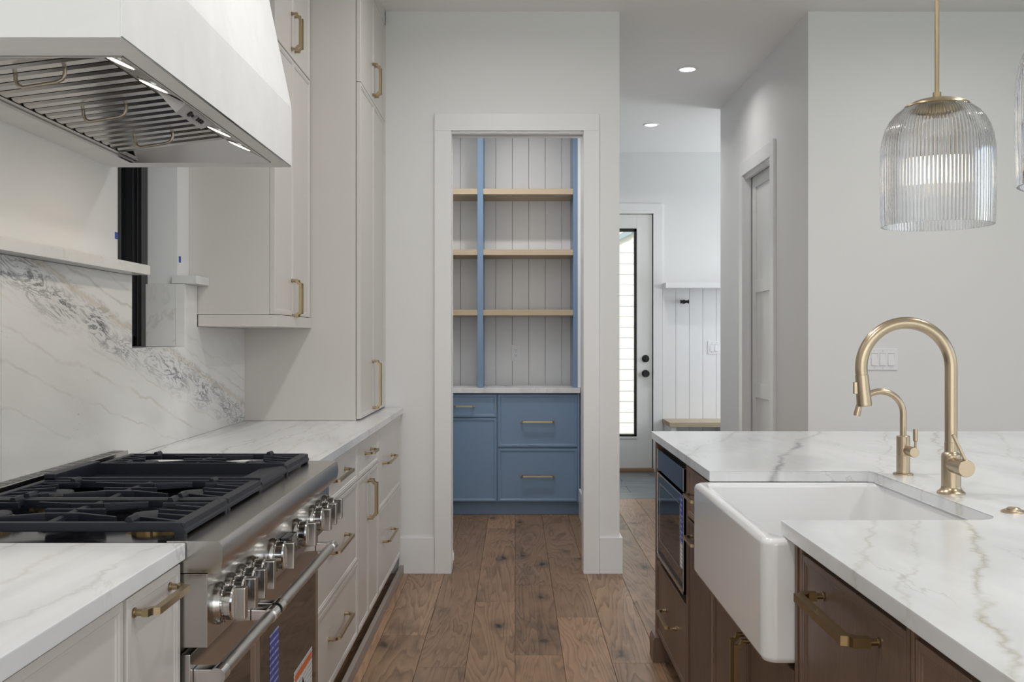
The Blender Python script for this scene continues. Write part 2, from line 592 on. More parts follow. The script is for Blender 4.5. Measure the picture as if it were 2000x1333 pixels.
def part(parent, name, mb, mat, label=None, kind=None, angle=38, own=False):
    """world-space mesh; `own` puts the origin at the mesh centre (for per-object grain)"""
    base = Vector((0, 0, 0)) if parent is None else WL[parent]
    if own:
        lo = Vector((min(v.co.x for v in mb.b.verts), min(v.co.y for v in mb.b.verts), min(v.co.z for v in mb.b.verts)))
        hi = Vector((max(v.co.x for v in mb.b.verts), max(v.co.y for v in mb.b.verts), max(v.co.z for v in mb.b.verts)))
        base = (lo + hi) / 2
    off = base if not MATWORLD.get(mat) else Vector((0, 0, 0))
    wl = base
    bmesh.ops.translate(mb.b, vec=-wl, verts=mb.b.verts)
    o = link(name, finish(mb, name, mat, angle), parent, wl)
    if label: o['label'] = label
    if kind: o['kind'] = kind
    return o


MATWORLD = {}


def thing(name, label, cat, loc, group=None):
    o = link(name, None, None, loc)
    o.empty_display_size = 0.05
    o['label'] = label
    o['category'] = cat
    if group: o['group'] = group
    return o


def single(name, mb, mat, label, cat, group=None, kind=None, world_origin=True, angle=38):
    o = part(None, name, mb, mat, None, kind, angle, own=not world_origin)
    o['label'] = label
    o['category'] = cat
    if group: o['group'] = group
    return o


def struct(name, mb=None, mat=None, label=None, loc=(0, 0, 0)):
    if mb is None:
        o = link(name, None, None, loc)
    else:
        o = part(None, name, mb, mat)
    o['kind'] = 'structure'
    if label: o['label'] = label
    return o


# mapping of a front (u across, z up, d out) to the world
def face_map(plane, face):
    if plane == 'X+': return lambda u, z, d: (face + d, u, z)
    if plane == 'X-': return lambda u, z, d: (face - d, u, z)
    if plane == 'Y-': return lambda u, z, d: (u, face - d, z)


def front(parent, name, plane, face, u0, u1, z0, z1, mat, rim=0.014, depth=0.005, thick=0.02, gap=0.0015, own=False):
    """slim framed cabinet front: slab with a narrow raised rim round a sunk field; face = outer surface"""
    P = face_map(plane, face)
    u0 += gap; u1 -= gap; z0 += gap; z1 -= gap

    def ring(i, d):
        return [P(u0 + i, z0 + i, d), P(u1 - i, z0 + i, d), P(u1 - i, z1 - i, d), P(u0 + i, z1 - i, d)]
    mb = MB()
    mb.loops([ring(0, -thick), ring(0, -0.0015), ring(0.0015, 0), ring(rim, 0), ring(rim + 0.002, -depth * 0.35), ring(rim + 0.006, -depth * 0.45), ring(rim + 0.008, -depth)])
    return part(parent, name, mb, mat, angle=20, own=own)


# cabinet pulls with scalloped corners -- shared meshes
PULLS = {}


def pull_mesh(L, mat, out=0.034, sec=0.010):
    key = (L, mat, out, sec)
    if key in PULLS: return PULLS[key]
    r = 0.014
    h = L / 2
    mb = MB()
    pts = [(-h, -0.016, 0), (-h, -(out - r), 0)]
    for k in range(1, 5):
        a = k / 4 * PI / 2
        pts.append((-h + r * math.sin(a), -(out - r * math.cos(a)) , 0))
    pts = [(-h, -0.014, 0), (-h, -(out - r), 0)]
    for k in range(0, 5):
        a = PI / 2 * k / 4
        pts.append((-h + 0.004 + r * (1 - math.cos(a)) if False else -h + r * math.sin(a), -(out - r) - r * (1 - math.cos(a)), 0))
    cl = []
    for p in pts:
        if not cl or (Vector(p) - Vector(cl[-1])).length > 1e-4: cl.append(p)
    full = cl + [(-x, y, z) for x, y, z in cl[::-1]]
    mb.sweep(full, sec, sec, (0, 0, 1))
    for s in (-1, 1):
        mb.lathe([(0.0058, 0.0), (0.0058, -0.018)], (s * h, 0, 0), 12, 'Y')
        mb.lathe([(0.0085, 0.0), (0.0085, -0.002)], (s * h, 0, 0), 12, 'Y')
    me = finish(mb, 'handle', mat, 30)
    PULLS[key] = me
    return me


ROT = {('X+', 'h'): (0, 0, R(90)), ('X+', 'v'): (0, R(90), R(90)), ('X-', 'h'): (0, 0, R(-90)), ('X-', 'v'): (0, R(90), R(-90)),
       ('Y-', 'h'): (0, 0, 0), ('Y-', 'v'): (0, R(90), 0)}


def pull(parent, plane, face, u, z, L, way='h', mat='brass', out=0.034, sec=0.010):
    P = face_map(plane, face)
    return link('handle', pull_mesh(L, mat, out, sec), parent, P(u, z, 0), ROT[(plane, way)])


# ------------------------------------------------------------------ key dimensions
H = 3.10            # ceiling
YW = 5.46           # pantry wall
XM = -1.251         # marble splashback face
XP = -1.285         # plaster above it
CT, CB = 0.915, 0.884   # counter top / underside
FX = -0.628         # left cabinet fronts
IX = 0.575          # island fronts

# ------------------------------------------------------------------ SETTING
fl = struct('floor', MB().box(-1.7, 5.0, -3.6, 9.9, -0.16, -0.013), 'dark_gap')
PW = 0.194
joints = {0: [1.2, 2.9, 4.05, 5.20, 6.9], -1: [0.9, 2.6, 4.87, 6.74], 1: [1.8, 3.2, 4.60, 5.84, 7.2], -2: [1.1, 2.4, 3.9, 5.55, 7.0],
          -3: [0.6, 2.2, 4.32, 6.1], -4: [1.5, 3.4, 4.75, 6.3], 2: [0.8, 2.3, 3.95, 5.9], 3: [1.6, 3.0, 4.9, 6.7], 4: [0.9, 2.8, 4.2, 5.6, 6.95], 5: [2.0, 4.0, 6.25, 7.3], 6: [1.2, 3.1, 5.1, 6.6]}
rng = random.Random(3)
for k in range(-4, 14):
    js = joints.get(k)
    if js is None:
        js, y = [], rng.uniform(0.2, 1.6)
        while y < 7.5:
            js.append(y); y += rng.uniform(1.1, 2.1)
    ys = [-1.4] + js + [7.98]
    for a, b in zip(ys[:-1], ys[1:]):
        mb = MB().box(k * PW + 0.0006, (k + 1) * PW - 0.0006, a + 0.0006, b - 0.0006, -0.012, 0, 0.0012, 1)
        part(fl, 'plank', mb, 'floor_oak', own=True)
# slate tiles of the mudroom
mud = part(fl, 'tile_grout', MB().box(-0.6, 3.4, 7.985, 9.62, -0.013, -0.004), 'grout')
for i in range(6):
    for j in range(5):
        off = 0.3 if j % 2 else 0.0
        x0 = -0.55 + i * 0.61 + off
        y0 = 7.985 + j * 0.325
        part(fl, 'tile', MB().box(x0 + 0.002, x0 + 0.608, y0 + 0.002, y0 + 0.323, -0.011, 0.0, 0.0015, 1), 'slate', own=True)

struct('ceiling', MB().box(-1.7, 5.0, -3.6, 9.9, H, H + 0.15), 'ceiling_paint')

# left wall with the narrow window beside the hood
WY0, WY1, WZ0, WZ1 = 3.20, 3.765, 1.249, 2.55
mb = MB()
mb.box(-1.455, XP, -2.75, WY0, 0, H)
mb.box(-1.455, XP, WY1, YW, 0, H)
mb.box(-1.455, XP, WY0, WY1, 0, WZ0)
mb.box(-1.455, XP, WY0, WY1, WZ1, H)
struct('wall_left', mb, 'wall_paint')
w1 = struct('window_1', None, None, 'narrow window with a black frame beside the range hood', (-1.42, 3.48, WZ0))
mb = MB()
mb.box(-1.455, -1.397, WY0 - 0.02, WY0 + 0.05, WZ0, WZ1, 0.003)
mb.box(-1.455, -1.397, WY1 - 0.065, WY1, WZ0, WZ1, 0.003)
mb.box(-1.455, -1.405, WY1 - 0.082, WY1 - 0.05, WZ0, WZ1, 0.002)
mb.box(-1.455, -1.397, WY0, WY1, WZ0, WZ0 + 0.02, 0.003)
mb.box(-1.455, -1.397, WY0, WY1, WZ1 - 0.06, WZ1, 0.003)
part(w1, 'window_frame', mb, 'black_paint')
mb = MB()
mb.box(-1.455, -1.415, WY1 - 0.100, WY1 - 0.06, WZ0 + 0.02, WZ1 - 0.06, 0.004)
mb.box(-1.455, -1.415, WY0 + 0.05, WY0 + 0.12, WZ0 + 0.02, WZ1 - 0.06, 0.004)
mb.box(-1.455, -1.415, WY0 + 0.05, WY1 - 0.07, WZ0 + 0.02, WZ0 + 0.06, 0.004)
mb.box(-1.455, -1.415, WY0 + 0.05, WY1 - 0.07, WZ1 - 0.12, WZ1 - 0.06, 0.004)
part(w1, 'sash', mb, 'black_paint')
part(w1, 'pane', MB().box(-1.440, -1.435, WY0 + 0.1, WY1 - 0.08, WZ0 + 0.05, WZ1 - 0.1), 'pane_glass')

# pantry wall with door opening
OX0, OX1, OZ = -0.350, 0.376, 2.44
mb = MB()
mb.box(-1.50, OX0 - 0.012, YW, YW + 0.13, 0, H)
mb.box(OX1 + 0.012, 0.576, YW, YW + 0.13, 0, H)
mb.box(OX0 - 0.012, OX1 + 0.012, YW, YW + 0.13, OZ + 0.012, H)
struct('wall_back', mb, 'wall_paint', 'white wall with the open pantry doorway')
tr1 = struct('trim_1', None, None, 'white casing round the pantry doorway', (0, YW, 0))
CW = 0.094
part(tr1, 'side_casing', MB().box(OX0 - CW, OX0 - 0.001, YW - 0.018, YW, 0, OZ + 0.001, 0.002), 'trim_paint')
part(tr1, 'side_casing', MB().box(OX1 + 0.001, OX1 + CW - 0.007, YW - 0.018, YW, 0, OZ + 0.001, 0.002), 'trim_paint')
part(tr1, 'head_casing', MB().box(OX0 - CW, OX1 + CW - 0.007, YW - 0.018, YW, OZ + 0.001, OZ + CW, 0.002), 'trim_paint')
mb = MB()
mb.box(OX0 - 0.012, OX0, YW, YW + 0.042, 0, OZ, 0.001)
mb.box(OX0 - 0.012, OX0, YW + 0.088, YW + 0.13, 0, OZ, 0.001)
mb.box(OX0 - 0.012, OX0 - 0.008, YW + 0.04, YW + 0.09, 0, OZ)
part(tr1, 'side_jamb', mb, 'trim_paint')
part(tr1, 'side_jamb', MB().box(OX1, OX1 + 0.012, YW, YW + 0.13, 0, OZ, 0.001), 'trim_paint')
mb = MB()
mb.box(OX0, OX1, YW + 0.0, YW + 0.042, OZ - 0.012, OZ + 0.012, 0.001)
mb.box(OX0, OX1, YW + 0.088, YW + 0.13, OZ - 0.012, OZ + 0.012, 0.001)
part(tr1, 'head_jamb', mb, 'trim_paint')
part(tr1, 'door_track', MB().box(OX0, OX1, YW + 0.044, YW + 0.086, OZ - 0.004, OZ + 0.012), 'vent_steel')
mb = MB().box(OX0 - 0.006, OX0 + 0.010, YW + 0.045, YW + 0.07, 0.06, 0.10, 0.002)
mb.box(OX0 - 0.006, OX0 + 0.006, YW + 0.050, YW + 0.065, 0.04, 0.115, 0.001)
part(tr1, 'door_guide', mb, 'white_plastic')
# edge of the pocket door, slid into the wall

# baseboards of the pantry wall
BH = 0.198
struct('baseboard_back', MB().box(-0.64, OX0 - CW - 0.001, YW - 0.014, YW, 0, BH, 0.002), 'trim_paint', 'short white baseboard left of the pantry doorway')
mb = MB().box(OX1 + CW - 0.006, 0.592, YW - 0.014, YW, 0, BH, 0.002)
mb.box(0.576, 0.592, YW, 7.6, 0, BH, 0.002)
struct('baseboard_corner', mb, 'trim_paint', 'white baseboard turning the corner right of the pantry doorway')

# pantry room walls
struct('wall_pantry_left', MB().box(-0.74, -0.64, YW + 0.13, 7.62, 0, H), 'wall_paint')
struct('wall_pantry_right', MB().box(0.478, 0.576, YW + 0.13, 7.74, 0, H), 'wall_paint')
struct('baseboard_pantry', MB().box(0.464, 0.478, YW + 0.135, 7.22, 0, BH, 0.002), 'trim_paint')
PB = 7.60
wp = struct('wall_pantry_back', MB().box(-0.74, 0.478, PB + 0.012, PB + 0.14, 0, H), 'dark_gap', 'pantry back wall of vertical white boards')
bx = -0.64
edges = [-0.64, -0.5405, -0.4135, -0.2865, -0.1475 - 0.0, -0.0205, 0.1065, 0.2335, 0.3605, 0.478]
edges = [-0.64, -0.546, -0.419, -0.276, -0.149, -0.022, 0.105, 0.232, 0.359, 0.478]
for a, b in zip(edges[:-1], edges[1:]):
    P0 = 0.003
    part(wp, 'board', MB().prism([(a + 0.0008, PB + 0.012), (a + 0.0008, PB + P0), (a + 0.0035, PB), (b - 0.0035, PB), (b - 0.0008, PB + P0), (b - 0.0008, PB + 0.012)], 'Z', 0.0, H), 'trim_paint', angle=10)

# white wall right of the passage, hall wall with pocket door, mudroom
HX, HY1 = 1.617, 7.79
DY0, DY1 = 6.225, 6.975
struct('wall_right', MB().box(HX + 0.0, 5.0, YW, YW + 0.14, 0, H), 'wall_paint', 'plain white wall behind the island')
mb = MB()
mb.box(HX, HX + 0.14, YW + 0.14, DY0 - 0.012, 0, H)
mb.box(HX, HX + 0.14, DY1 + 0.012, HY1, 0, H)
mb.box(HX, HX + 0.14, DY0 - 0.012, DY1 + 0.012, OZ + 0.012, H)
struct('wall_hall', mb, 'wall_paint', 'shaded side wall of the hall with a pocket door')
struct('wall_mudroom_front', MB().box(HX + 0.14, 4.0, HY1 - 0.14, HY1, 0, H), 'wall_paint')
struct('wall_mudroom_pantry', MB().box(-1.5, 0.478, 7.74, 7.80, 0, H), 'wall_paint')
tr2 = struct('trim_2', None, None, 'white casing of the hall pocket door', (HX, 6.6, 0))
part(tr2, 'side_casing', MB().box(HX - 0.018, HX, DY0 - CW, DY0 - 0.001, 0, OZ + 0.001, 0.002), 'trim_paint')
part(tr2, 'side_casing', MB().box(HX - 0.018, HX, DY1 + 0.001, DY1 + CW, 0, OZ + 0.001, 0.002), 'trim_paint')
part(tr2, 'head_casing', MB().box(HX - 0.018, HX, DY0 - CW, DY1 + CW, OZ + 0.001, OZ + CW, 0.002), 'trim_paint')
mb = MB()
for ya, yb in ((DY0 - 0.012, DY0), (DY1, DY1 + 0.012)):
    mb.box(HX, HX + 0.046, ya, yb, 0, OZ, 0.001)
    mb.box(HX + 0.094, HX + 0.14, ya, yb, 0, OZ, 0.001)
part(tr2, 'side_jamb', mb, 'trim_paint')
mb = MB().box(HX, HX + 0.046, DY0, DY1, OZ - 0.014, OZ + 0.012, 0.001)
mb.box(HX + 0.094, HX + 0.14, DY0, DY1, OZ - 0.014, OZ + 0.012, 0.001)
mb.box(HX + 0.006, HX + 0.030, DY0, DY1, OZ - 0.024, OZ - 0.012, 0.001)
part(tr2, 'head_jamb', mb, 'trim_paint')
d1 = struct('door_1', None, None, 'white three panel pocket door in the hall', (HX + 0.07, 6.6, 0))
mb = MB()
xa, xb = HX + 0.052, HX + 0.088
mb.box(xa, xb, DY1 - 0.10, DY1 - 0.012, 0.01, OZ - 0.004, 0.002)
mb.box(xa, xb, DY0 - 0.01, DY0 + 0.10, 0.01, OZ - 0.004, 0.002)
for za, zb in ((0.01, 0.22), (0.888, 0.991), (1.612, 1.705), (2.345, OZ - 0.004)):
    mb.box(xa, xb, DY0 + 0.095, DY1 - 0.095, za, zb, 0.002)
part(d1, 'stile', mb, 'door_paint')
for za, zb in ((0.21, 0.89), (0.98, 1.62), (1.70, 2.35)):
    part(d1, 'panel', MB().box(xa + 0.012, xb - 0.012, DY0 + 0.09, DY1 - 0.09, za, zb), 'door_paint')
part(d1, 'door_track', MB().box(HX + 0.048, HX + 0.092, DY0, DY1, OZ - 0.002, OZ + 0.012), 'dark_gap')

MY = 9.60
MDX1 = 1.336
mb = MB()
mb.box(-1.5, 0.40, MY, MY + 0.14, 0, H)
mb.box(MDX1 + 0.012, 4.0, MY, MY + 0.14, 0, H)
mb.box(0.40, MDX1 + 0.012, MY, MY + 0.14, 2.502, H)
wm = struct('wall_mudroom', mb, 'wall_paint', 'bright far wall of the mudroom')
struct('wall_mudroom_left', MB().box(-1.6, -1.5, 7.74, 9.74, 0, H), 'wall_paint')
mb = MB()
mb.box(4.0, 4.1, 7.6, 8.0, 0, H); mb.box(4.0, 4.1, 9.4, 9.74, 0, H); mb.box(4.0, 4.1, 8.0, 9.4, 0, 0.9); mb.box(4.0, 4.1, 8.0, 9.4, 2.5, H)
struct('wall_mudroom_right', mb, 'wall_paint')
# shiplap below the shelf
for k in range(9):
    a = 1.428 + (0.131 * k if k else 0) - (0.0 if k == 0 else 0.0)
    a = 1.428 if k == 0 else 1.446 + 0.1305 * k - 0.02
    b = 1.446 + 0.1305 * (k + 1) - 0.02
    part(wm, 'board', MB().prism([(a + 0.0008, MY), (a + 0.0008, MY - 0.009), (a + 0.0035, MY - 0.012), (b - 0.0035, MY - 0.012), (b - 0.0008, MY - 0.009), (b - 0.0008, MY)], 'Z', 0.0, 1.78), 'trim_paint', angle=10)
tr3 = struct('trim_3', None, None, 'white casing of the glazed back door', (MDX1, MY, 0))
part(tr3, 'side_casing', MB().box(MDX1 + 0.003, MDX1 + 0.090, MY - 0.018, MY, 0, 2.504, 0.002), 'trim_paint')
part(tr3, 'head_casing', MB().box(0.32, MDX1 + 0.090, MY - 0.018, MY, 2.504, 2.60, 0.002), 'trim_paint')
part(tr3, 'side_casing', MB().box(0.32, 0.412, MY - 0.018, MY, 0, 2.504, 0.002), 'trim_paint')
d2 = struct('door_2', None, None, 'white back door with a tall glass lite', (0.87, MY, 0))
GX0, GX1, GZ0, GZ1 = 0.58, 1.180, 0.340, 2.360
mb = MB()
ya, yb = MY + 0.005, MY + 0.05
mb.box(0.418, GX0, ya, yb, 0.035, 2.494, 0.002)
mb.box(GX1, MDX1 - 0.006, ya, yb, 0.035, 2.494, 0.002)
mb.box(GX0, GX1, ya, yb, 0.035, GZ0, 0.0)
mb.box(GX0, GX1, ya, yb, GZ1, 2.494, 0.0)
part(d2, 'slab', mb, 'door_paint')
mb = MB()
for a in ((GX0 - 0.02, GX0, GZ0 - 0.02, GZ1 + 0.02), (GX1, GX1 + 0.02, GZ0 - 0.02, GZ1 + 0.02), (GX0, GX1, GZ0 - 0.02, GZ0), (GX0, GX1, GZ1, GZ1 + 0.02)):
    mb.box(a[0], a[1], ya - 0.008, ya, a[2], a[3], 0.002)
part(d2, 'glazing_bead', mb, 'door_paint')
mb = MB()
for a in ((GX0, GX0 + 0.026, GZ0, GZ1), (GX1 - 0.024, GX1, GZ0, GZ1), (GX0, GX1, GZ0, GZ0 + 0.022), (GX0, GX1, GZ1 - 0.03, GZ1)):
    mb.box(a[0], a[1], ya + 0.004, yb, a[2], a[3], 0.002)
part(d2, 'window_frame', mb, 'black_paint', 'black frame of the glass lite')
part(d2, 'pane', MB().box(GX0 + 0.02, GX1 - 0.02, ya + 0.02, ya + 0.026, GZ0 + 0.02, GZ1 - 0.02), 'pane_glass')
kx = (1261 - 1006) / 201.4
for zz in (1.3 - 41 / 201.4, 1.3 - 70 / 201.4):
    mb = MB().lathe([(0.036, 0), (0.036, -0.008), (0.030, -0.012)], (kx, ya, zz), 28, 'Y')
    if zz < 1.0:
        mb.lathe([(0.014, -0.01), (0.014, -0.03), (0.030, -0.034), (0.034, -0.048), (0.028, -0.060)], (kx, ya, zz), 28, 'Y')
        part(d2, 'door_knob', mb, 'black_paint', 'round black knob')
    else:
        mb.lathe([(0.020, -0.01), (0.019, -0.024)], (kx, ya, zz), 24, 'Y')
        mb.box(kx - 0.005, kx + 0.005, ya - 0.040, ya - 0.022, zz - 0.015, zz + 0.015, 0.002)
        part(d2, 'deadbolt', mb, 'black_paint', 'round black deadbolt turn')
part(d2, 'strike_plate', MB().box(MDX1 - 0.004, MDX1 + 0.006, ya - 0.004, ya + 0.03, 0.92, 0.99, 0.001), 'black_paint')
part(d2, 'weatherstrip', MB().box(MDX1 - 0.006, MDX1 + 0.004, ya + 0.012, yb + 0.02, 0.03, 2.50), 'slot_black')
mb = MB().box(0.40, MDX1 + 0.01, MY - 0.03, MY + 0.14, 0.0, 0.032, 0.006)
part(d2, 'threshold', mb, 'threshold_oak', 'brown wooden threshold')

# rest of the kitchen shell, behind and beside the camera (open glazed bays)
mb = MB()
mb.box(-1.5, -1.1, -2.75, -2.60, 0, H); mb.box(-1.1, 4.1, -2.75, -2.60, 2.65, H); mb.box(-1.1, 4.1, -2.75, -2.60, 0, 0.12); mb.box(4.1, 5.0, -2.75, -2.60, 0, H)
for x in (0.2, 1.5, 2.8):
    mb.box(x - 0.05, x + 0.05, -2.75, -2.60, 0.12, 2.65)
struct('wall_front', mb, 'wall_paint')
mb = MB()
mb.box(4.6, 4.75, -2.75, -1.3, 0, H); mb.box(4.6, 4.75, 3.7, YW, 0, H); mb.box(4.6, 4.75, -1.3, 3.7, 0, 0.45); mb.box(4.6, 4.75, -1.3, 3.7, 2.65, H)
struct('wall_side', mb, 'wall_paint')

# ------------------------------------------------------------------ OUTSIDE
struct('ground', MB().box(-14, 14, -14, 24, -0.45, -0.25), 'grass_ground')
hs = thing('neighbour_house', 'white lap sided house seen through the back door glass', 'house', (3.5, 14.0, -0.25))
k, z = 0, -0.2
while z < 5.2:
    z1 = z + 0.15
    L = -1.0 if z1 < 2.45 else 1.49 + (z1 - 2.72) / 0.5
    if L > 7.5: break
    mb = MB().prism([(14.0, z), (14.0 - 0.013, z), (14.0 - 0.005, z1), (14.0, z1)], 'X', max(-1.0, L), 8.0)
    part(hs, 'siding_board', mb, 'siding_paint', angle=10)
    z = z1
part(hs, 'wall', MB().prism([(-1.0, -0.25), (8, -0.25), (8, 5.6), (7.6, 5.75), (1.0, 2.45), (-1, 2.45)], 'Y', 14.0, 14.2), 'siding_paint')
mb = MB()
mb.bar((0.35, 13.93, 2.25), (8.0, 13.93, 6.07), 0.12, 0.10)
part(hs, 'rake_board', mb, 'siding_paint')
mb = MB()
mb.bar((0.30, 14.85, 2.29), (8.0, 14.85, 6.14), 1.9, 0.025)
part(hs, 'roof', mb, 'roofing')

tree = thing('evergreen_tree', 'green evergreen tree seen through the slit of the window by the hood', 'tree', (-5.15, 11.3, -0.25))
mb = MB().tube([(-5.15, 11.3, -0.3), (-5.13, 11.3, 2.5), (-5.15, 11.3, 5.2)], [0.16, 0.11, 0.03], 10)
part(tree, 'trunk', mb, 'bark')
mb = MB()
rr = random.Random(5)
for i in range(2200):
    h = rr.random() ** 0.8
    zz = 0.6 + h * 4.8
    rad = 1.5 * (1 - h) ** 0.8 + 0.1
    a = rr.uniform(0, 2 * PI); q = rad * math.sqrt(rr.uniform(0.15, 1))
    p = Vector((-5.15 + q * math.cos(a), 11.3 + q * math.sin(a), zz - 0.25 * q))
    d = Vector((rr.uniform(-1, 1), rr.uniform(-1, 1), rr.uniform(-0.6, 0.4))).normalized()
    s_ = d.cross(Vector((0.3, 0.2, 1))).normalized() * 0.035
    vs = [mb.b.verts.new(p - d * 0.11), mb.b.verts.new(p + s_), mb.b.verts.new(p + d * 0.13), mb.b.verts.new(p - s_ + Vector((0, 0, 0.02)))]
    mb.b.faces.new(vs)
part(tree, 'foliage', mb, 'leaf', kind='stuff')

# ------------------------------------------------------------------ LEFT SIDE: splashback, ledges
SP = thing('marble_splashback', 'white marble splashback slab with a dark diagonal grey vein behind the range', 'splashback', (XM, 2.6, CT))
mb = MB()
MW0, MW1 = 3.232, 3.744
mb.box(XP, XM, 2.41, MW0, CT, 1.5035)
mb.box(XP, XM, MW0, MW1, CT, 1.265)
mb.box(XP, XM, MW1, 3.895, CT, 1.5035)
mb.box(XP, XM, 3.895, 4.579, CT, 1.343)
slab = part(None, 'x', mb, 'marble_slab')
def adopt(o, parent, name):
    o.name = name; o.data.name = name
    wl = WL[o]; o.parent = parent; o.location = wl - WL[parent]
adopt(slab, SP, 'slab')
mb = MB().box(XP, XM, -0.6, 2.408, CT, 1.5035)
o = part(None, 'x', mb, 'marble_slab'); adopt(o, SP, 'slab')
mb = MB().box(-1.397, XP - 0.0005, MW1, MW1 + 0.018, 1.267, 1.5035)
o = part(None, 'x', mb, 'marble_plain'); adopt(o, SP, 'jamb')
mb = MB().box(-1.397, XP - 0.0005, MW0, MW1, 1.250, 1.2655)
o = part(None, 'x', mb, 'marble_plain'); adopt(o, SP, 'sill')
mb = MB().box(-1.397, XP - 0.0005, MW0 - 0.018, MW0, 1.267, 1.5035)
o = part(None, 'x', mb, 'marble_plain'); adopt(o, SP, 'jamb')
single('marble_ledge', MB().box(-1.30, -1.192, -0.6, WY0 + 0.035, 1.5045, 1.536, 0.002), 'marble_plain',
       'long white marble ledge capping the splashback behind the range', 'ledge', 'marble ledges on the splashback')
single('marble_ledge', MB().box(-1.30, -1.205, 3.744, 3.898, 1.5045, 1.536, 0.002), 'marble_plain',
       'short stub of white marble ledge between window and upper cabinet', 'ledge', 'marble ledges on the splashback')
single('painter_tape', MB().box(XP, XP + 0.0015, 3.178, 3.199, 1.618, 1.640, 0), 'blue_tape',
       'scrap of blue tape at the left edge of the narrow window', 'tape', 'blue tape scraps')
single('painter_tape', MB().box(XP, XP + 0.0015, 3.782, 3.802, 1.588, 1.612, 0), 'blue_tape',
       'scrap of blue tape on the wall strip right of the narrow window', 'tape', 'blue tape scraps')

# counters
single('countertop', MB().box(-1.251, -0.618, 0.2, 1.857, CB, CT, 0.003), 'marble_counter',
       'white marble countertop in the left foreground, before the range', 'countertop', 'marble countertops')
single('countertop', MB().box(-1.251, -0.614, 3.083, YW - 0.016, CB, CT, 0.003), 'marble_counter',
       'white marble countertop running from the range to the pantry wall', 'countertop', 'marble countertops')

# ---- base cabinets, left
def base_cab(name, y0, y1, label, x_back=-1.24):
    c = thing(name, label, 'cabinet', ((x_back + FX) / 2, (y0 + y1) / 2, 0), 'greige base cabinets')
    part(c, 'carcass', MB().box(x_back, FX - 0.021, y0 + 0.001, y1 - 0.001, 0.10, CB - 0.001), 'greige')
    mb = MB().box(-0.72, -0.70, y0, y1, 0.0, 0.10)
    part(c, 'toe_kick', mb, 'dark_gap')  # near-black paint puts the shade of the toe recess into the colour
    return c


c1 = base_cab('base_cabinet', 3.085, 3.960, 'greige three drawer base cabinet directly behind the range')
for za, zb, zh in ((0.107, 0.404, 0.276), (0.404, 0.728, 0.569), (0.728, 0.878, 0.812)):
    d = front(c1, 'drawer', 'X+', FX, 3.10, 3.955, za, zb, 'greige')
    pull(d, 'X+', FX - 0.004, 3.515, zh, 0.32)
c2 = base_cab('base_cabinet', 3.960, 4.550, 'narrow greige base cabinet with one drawer above two doors')
d = front(c2, 'drawer', 'X+', FX, 3.963, 4.547, 0.728, 0.878, 'greige')
pull(d, 'X+', FX - 0.004, 4.255, 0.812, 0.16)
d = front(c2, 'door', 'X+', FX, 3.963, 4.255, 0.107, 0.728, 'greige')
pull(d, 'X+', FX - 0.002, 4.235, 0.607, 0.16, 'v')
d = front(c2, 'door', 'X+', FX, 4.255, 4.547, 0.107, 0.728, 'greige')
pull(d, 'X+', FX - 0.002, 4.275, 0.607, 0.16, 'v')
c3 = base_cab('base_cabinet', 4.550, YW - 0.017, 'greige base cabinet with two deep drawers, next to the pantry wall')
for za, zb, zh in ((0.107, 0.493, 0.325), (0.493, 0.878, 0.700)):
    d = front(c3, 'drawer', 'X+', FX, 4.553, YW - 0.03, za, zb, 'greige')
    pull(d, 'X+', FX - 0.004, 4.89, zh, 0.32)
single('plinth_board', MB().box(-0.632, -0.612, 3.09, YW - 0.016, 0, 0.048, 0.002), 'plinth_paint',
       'long low taupe plinth board on the floor under the greige base cabinets', 'plinth')
c4 = base_cab('pullout_cabinet', 1.592, 1.857, 'narrow greige pull-out cabinet between near countertop and range', -1.24)
d = front(c4, 'drawer', 'X+', FX + 0.002, 1.597, 1.853, 0.107, 0.878, 'greige', 0.016)
pull(d, 'X+', FX - 0.002, 1.722, 0.845, 0.17, sec=0.012)
c5 = base_cab('base_cabinet', 0.22, 1.592, 'greige base cabinet in the bottom left corner under the near countertop')
front(c5, 'door', 'X+', FX, 0.9, 1.588, 0.107, 0.878, 'greige')
front(c5, 'door', 'X+', FX, 0.23, 0.9, 0.107, 0.878, 'greige')

# ---- upper cabinet right of the window
UX = -0.947
uc = thing('upper_cabinet', 'greige wall cabinet between window and tall pantry cabinet', 'cabinet', (-1.1, 4.24, 1.344))
part(uc, 'carcass', MB().box(-1.2845, UX - 0.021, 3.900, 4.578, 1.392, 3.06, 0.001), 'greige')
part(uc, 'crown', MB().box(-1.284, UX, 3.900, 4.578, 3.045, H), 'greige')
mb = MB().box(-1.249, UX + 0.006, 3.898, 4.578, 1.344, 1.3905, 0.0015)
part(uc, 'light_rail', mb, 'greige')
mid = 4.235
for y0, y1, hs_ in ((3.902, mid, -1), (mid, 4.574, 1)):
    d = front(uc, 'door', 'X+', UX, y0, y1, 1.392, 2.486, 'greige')
    pull(d, 'X+', UX - 0.002, mid + hs_ * 0.022, 1.468, 0.15, 'v')
    d = front(uc, 'door', 'X+', UX, y0, y1, 2.489, 3.04, 'greige')
    pull(d, 'X+', UX - 0.002, mid + hs_ * 0.022, 2.605, 0.15, 'v')

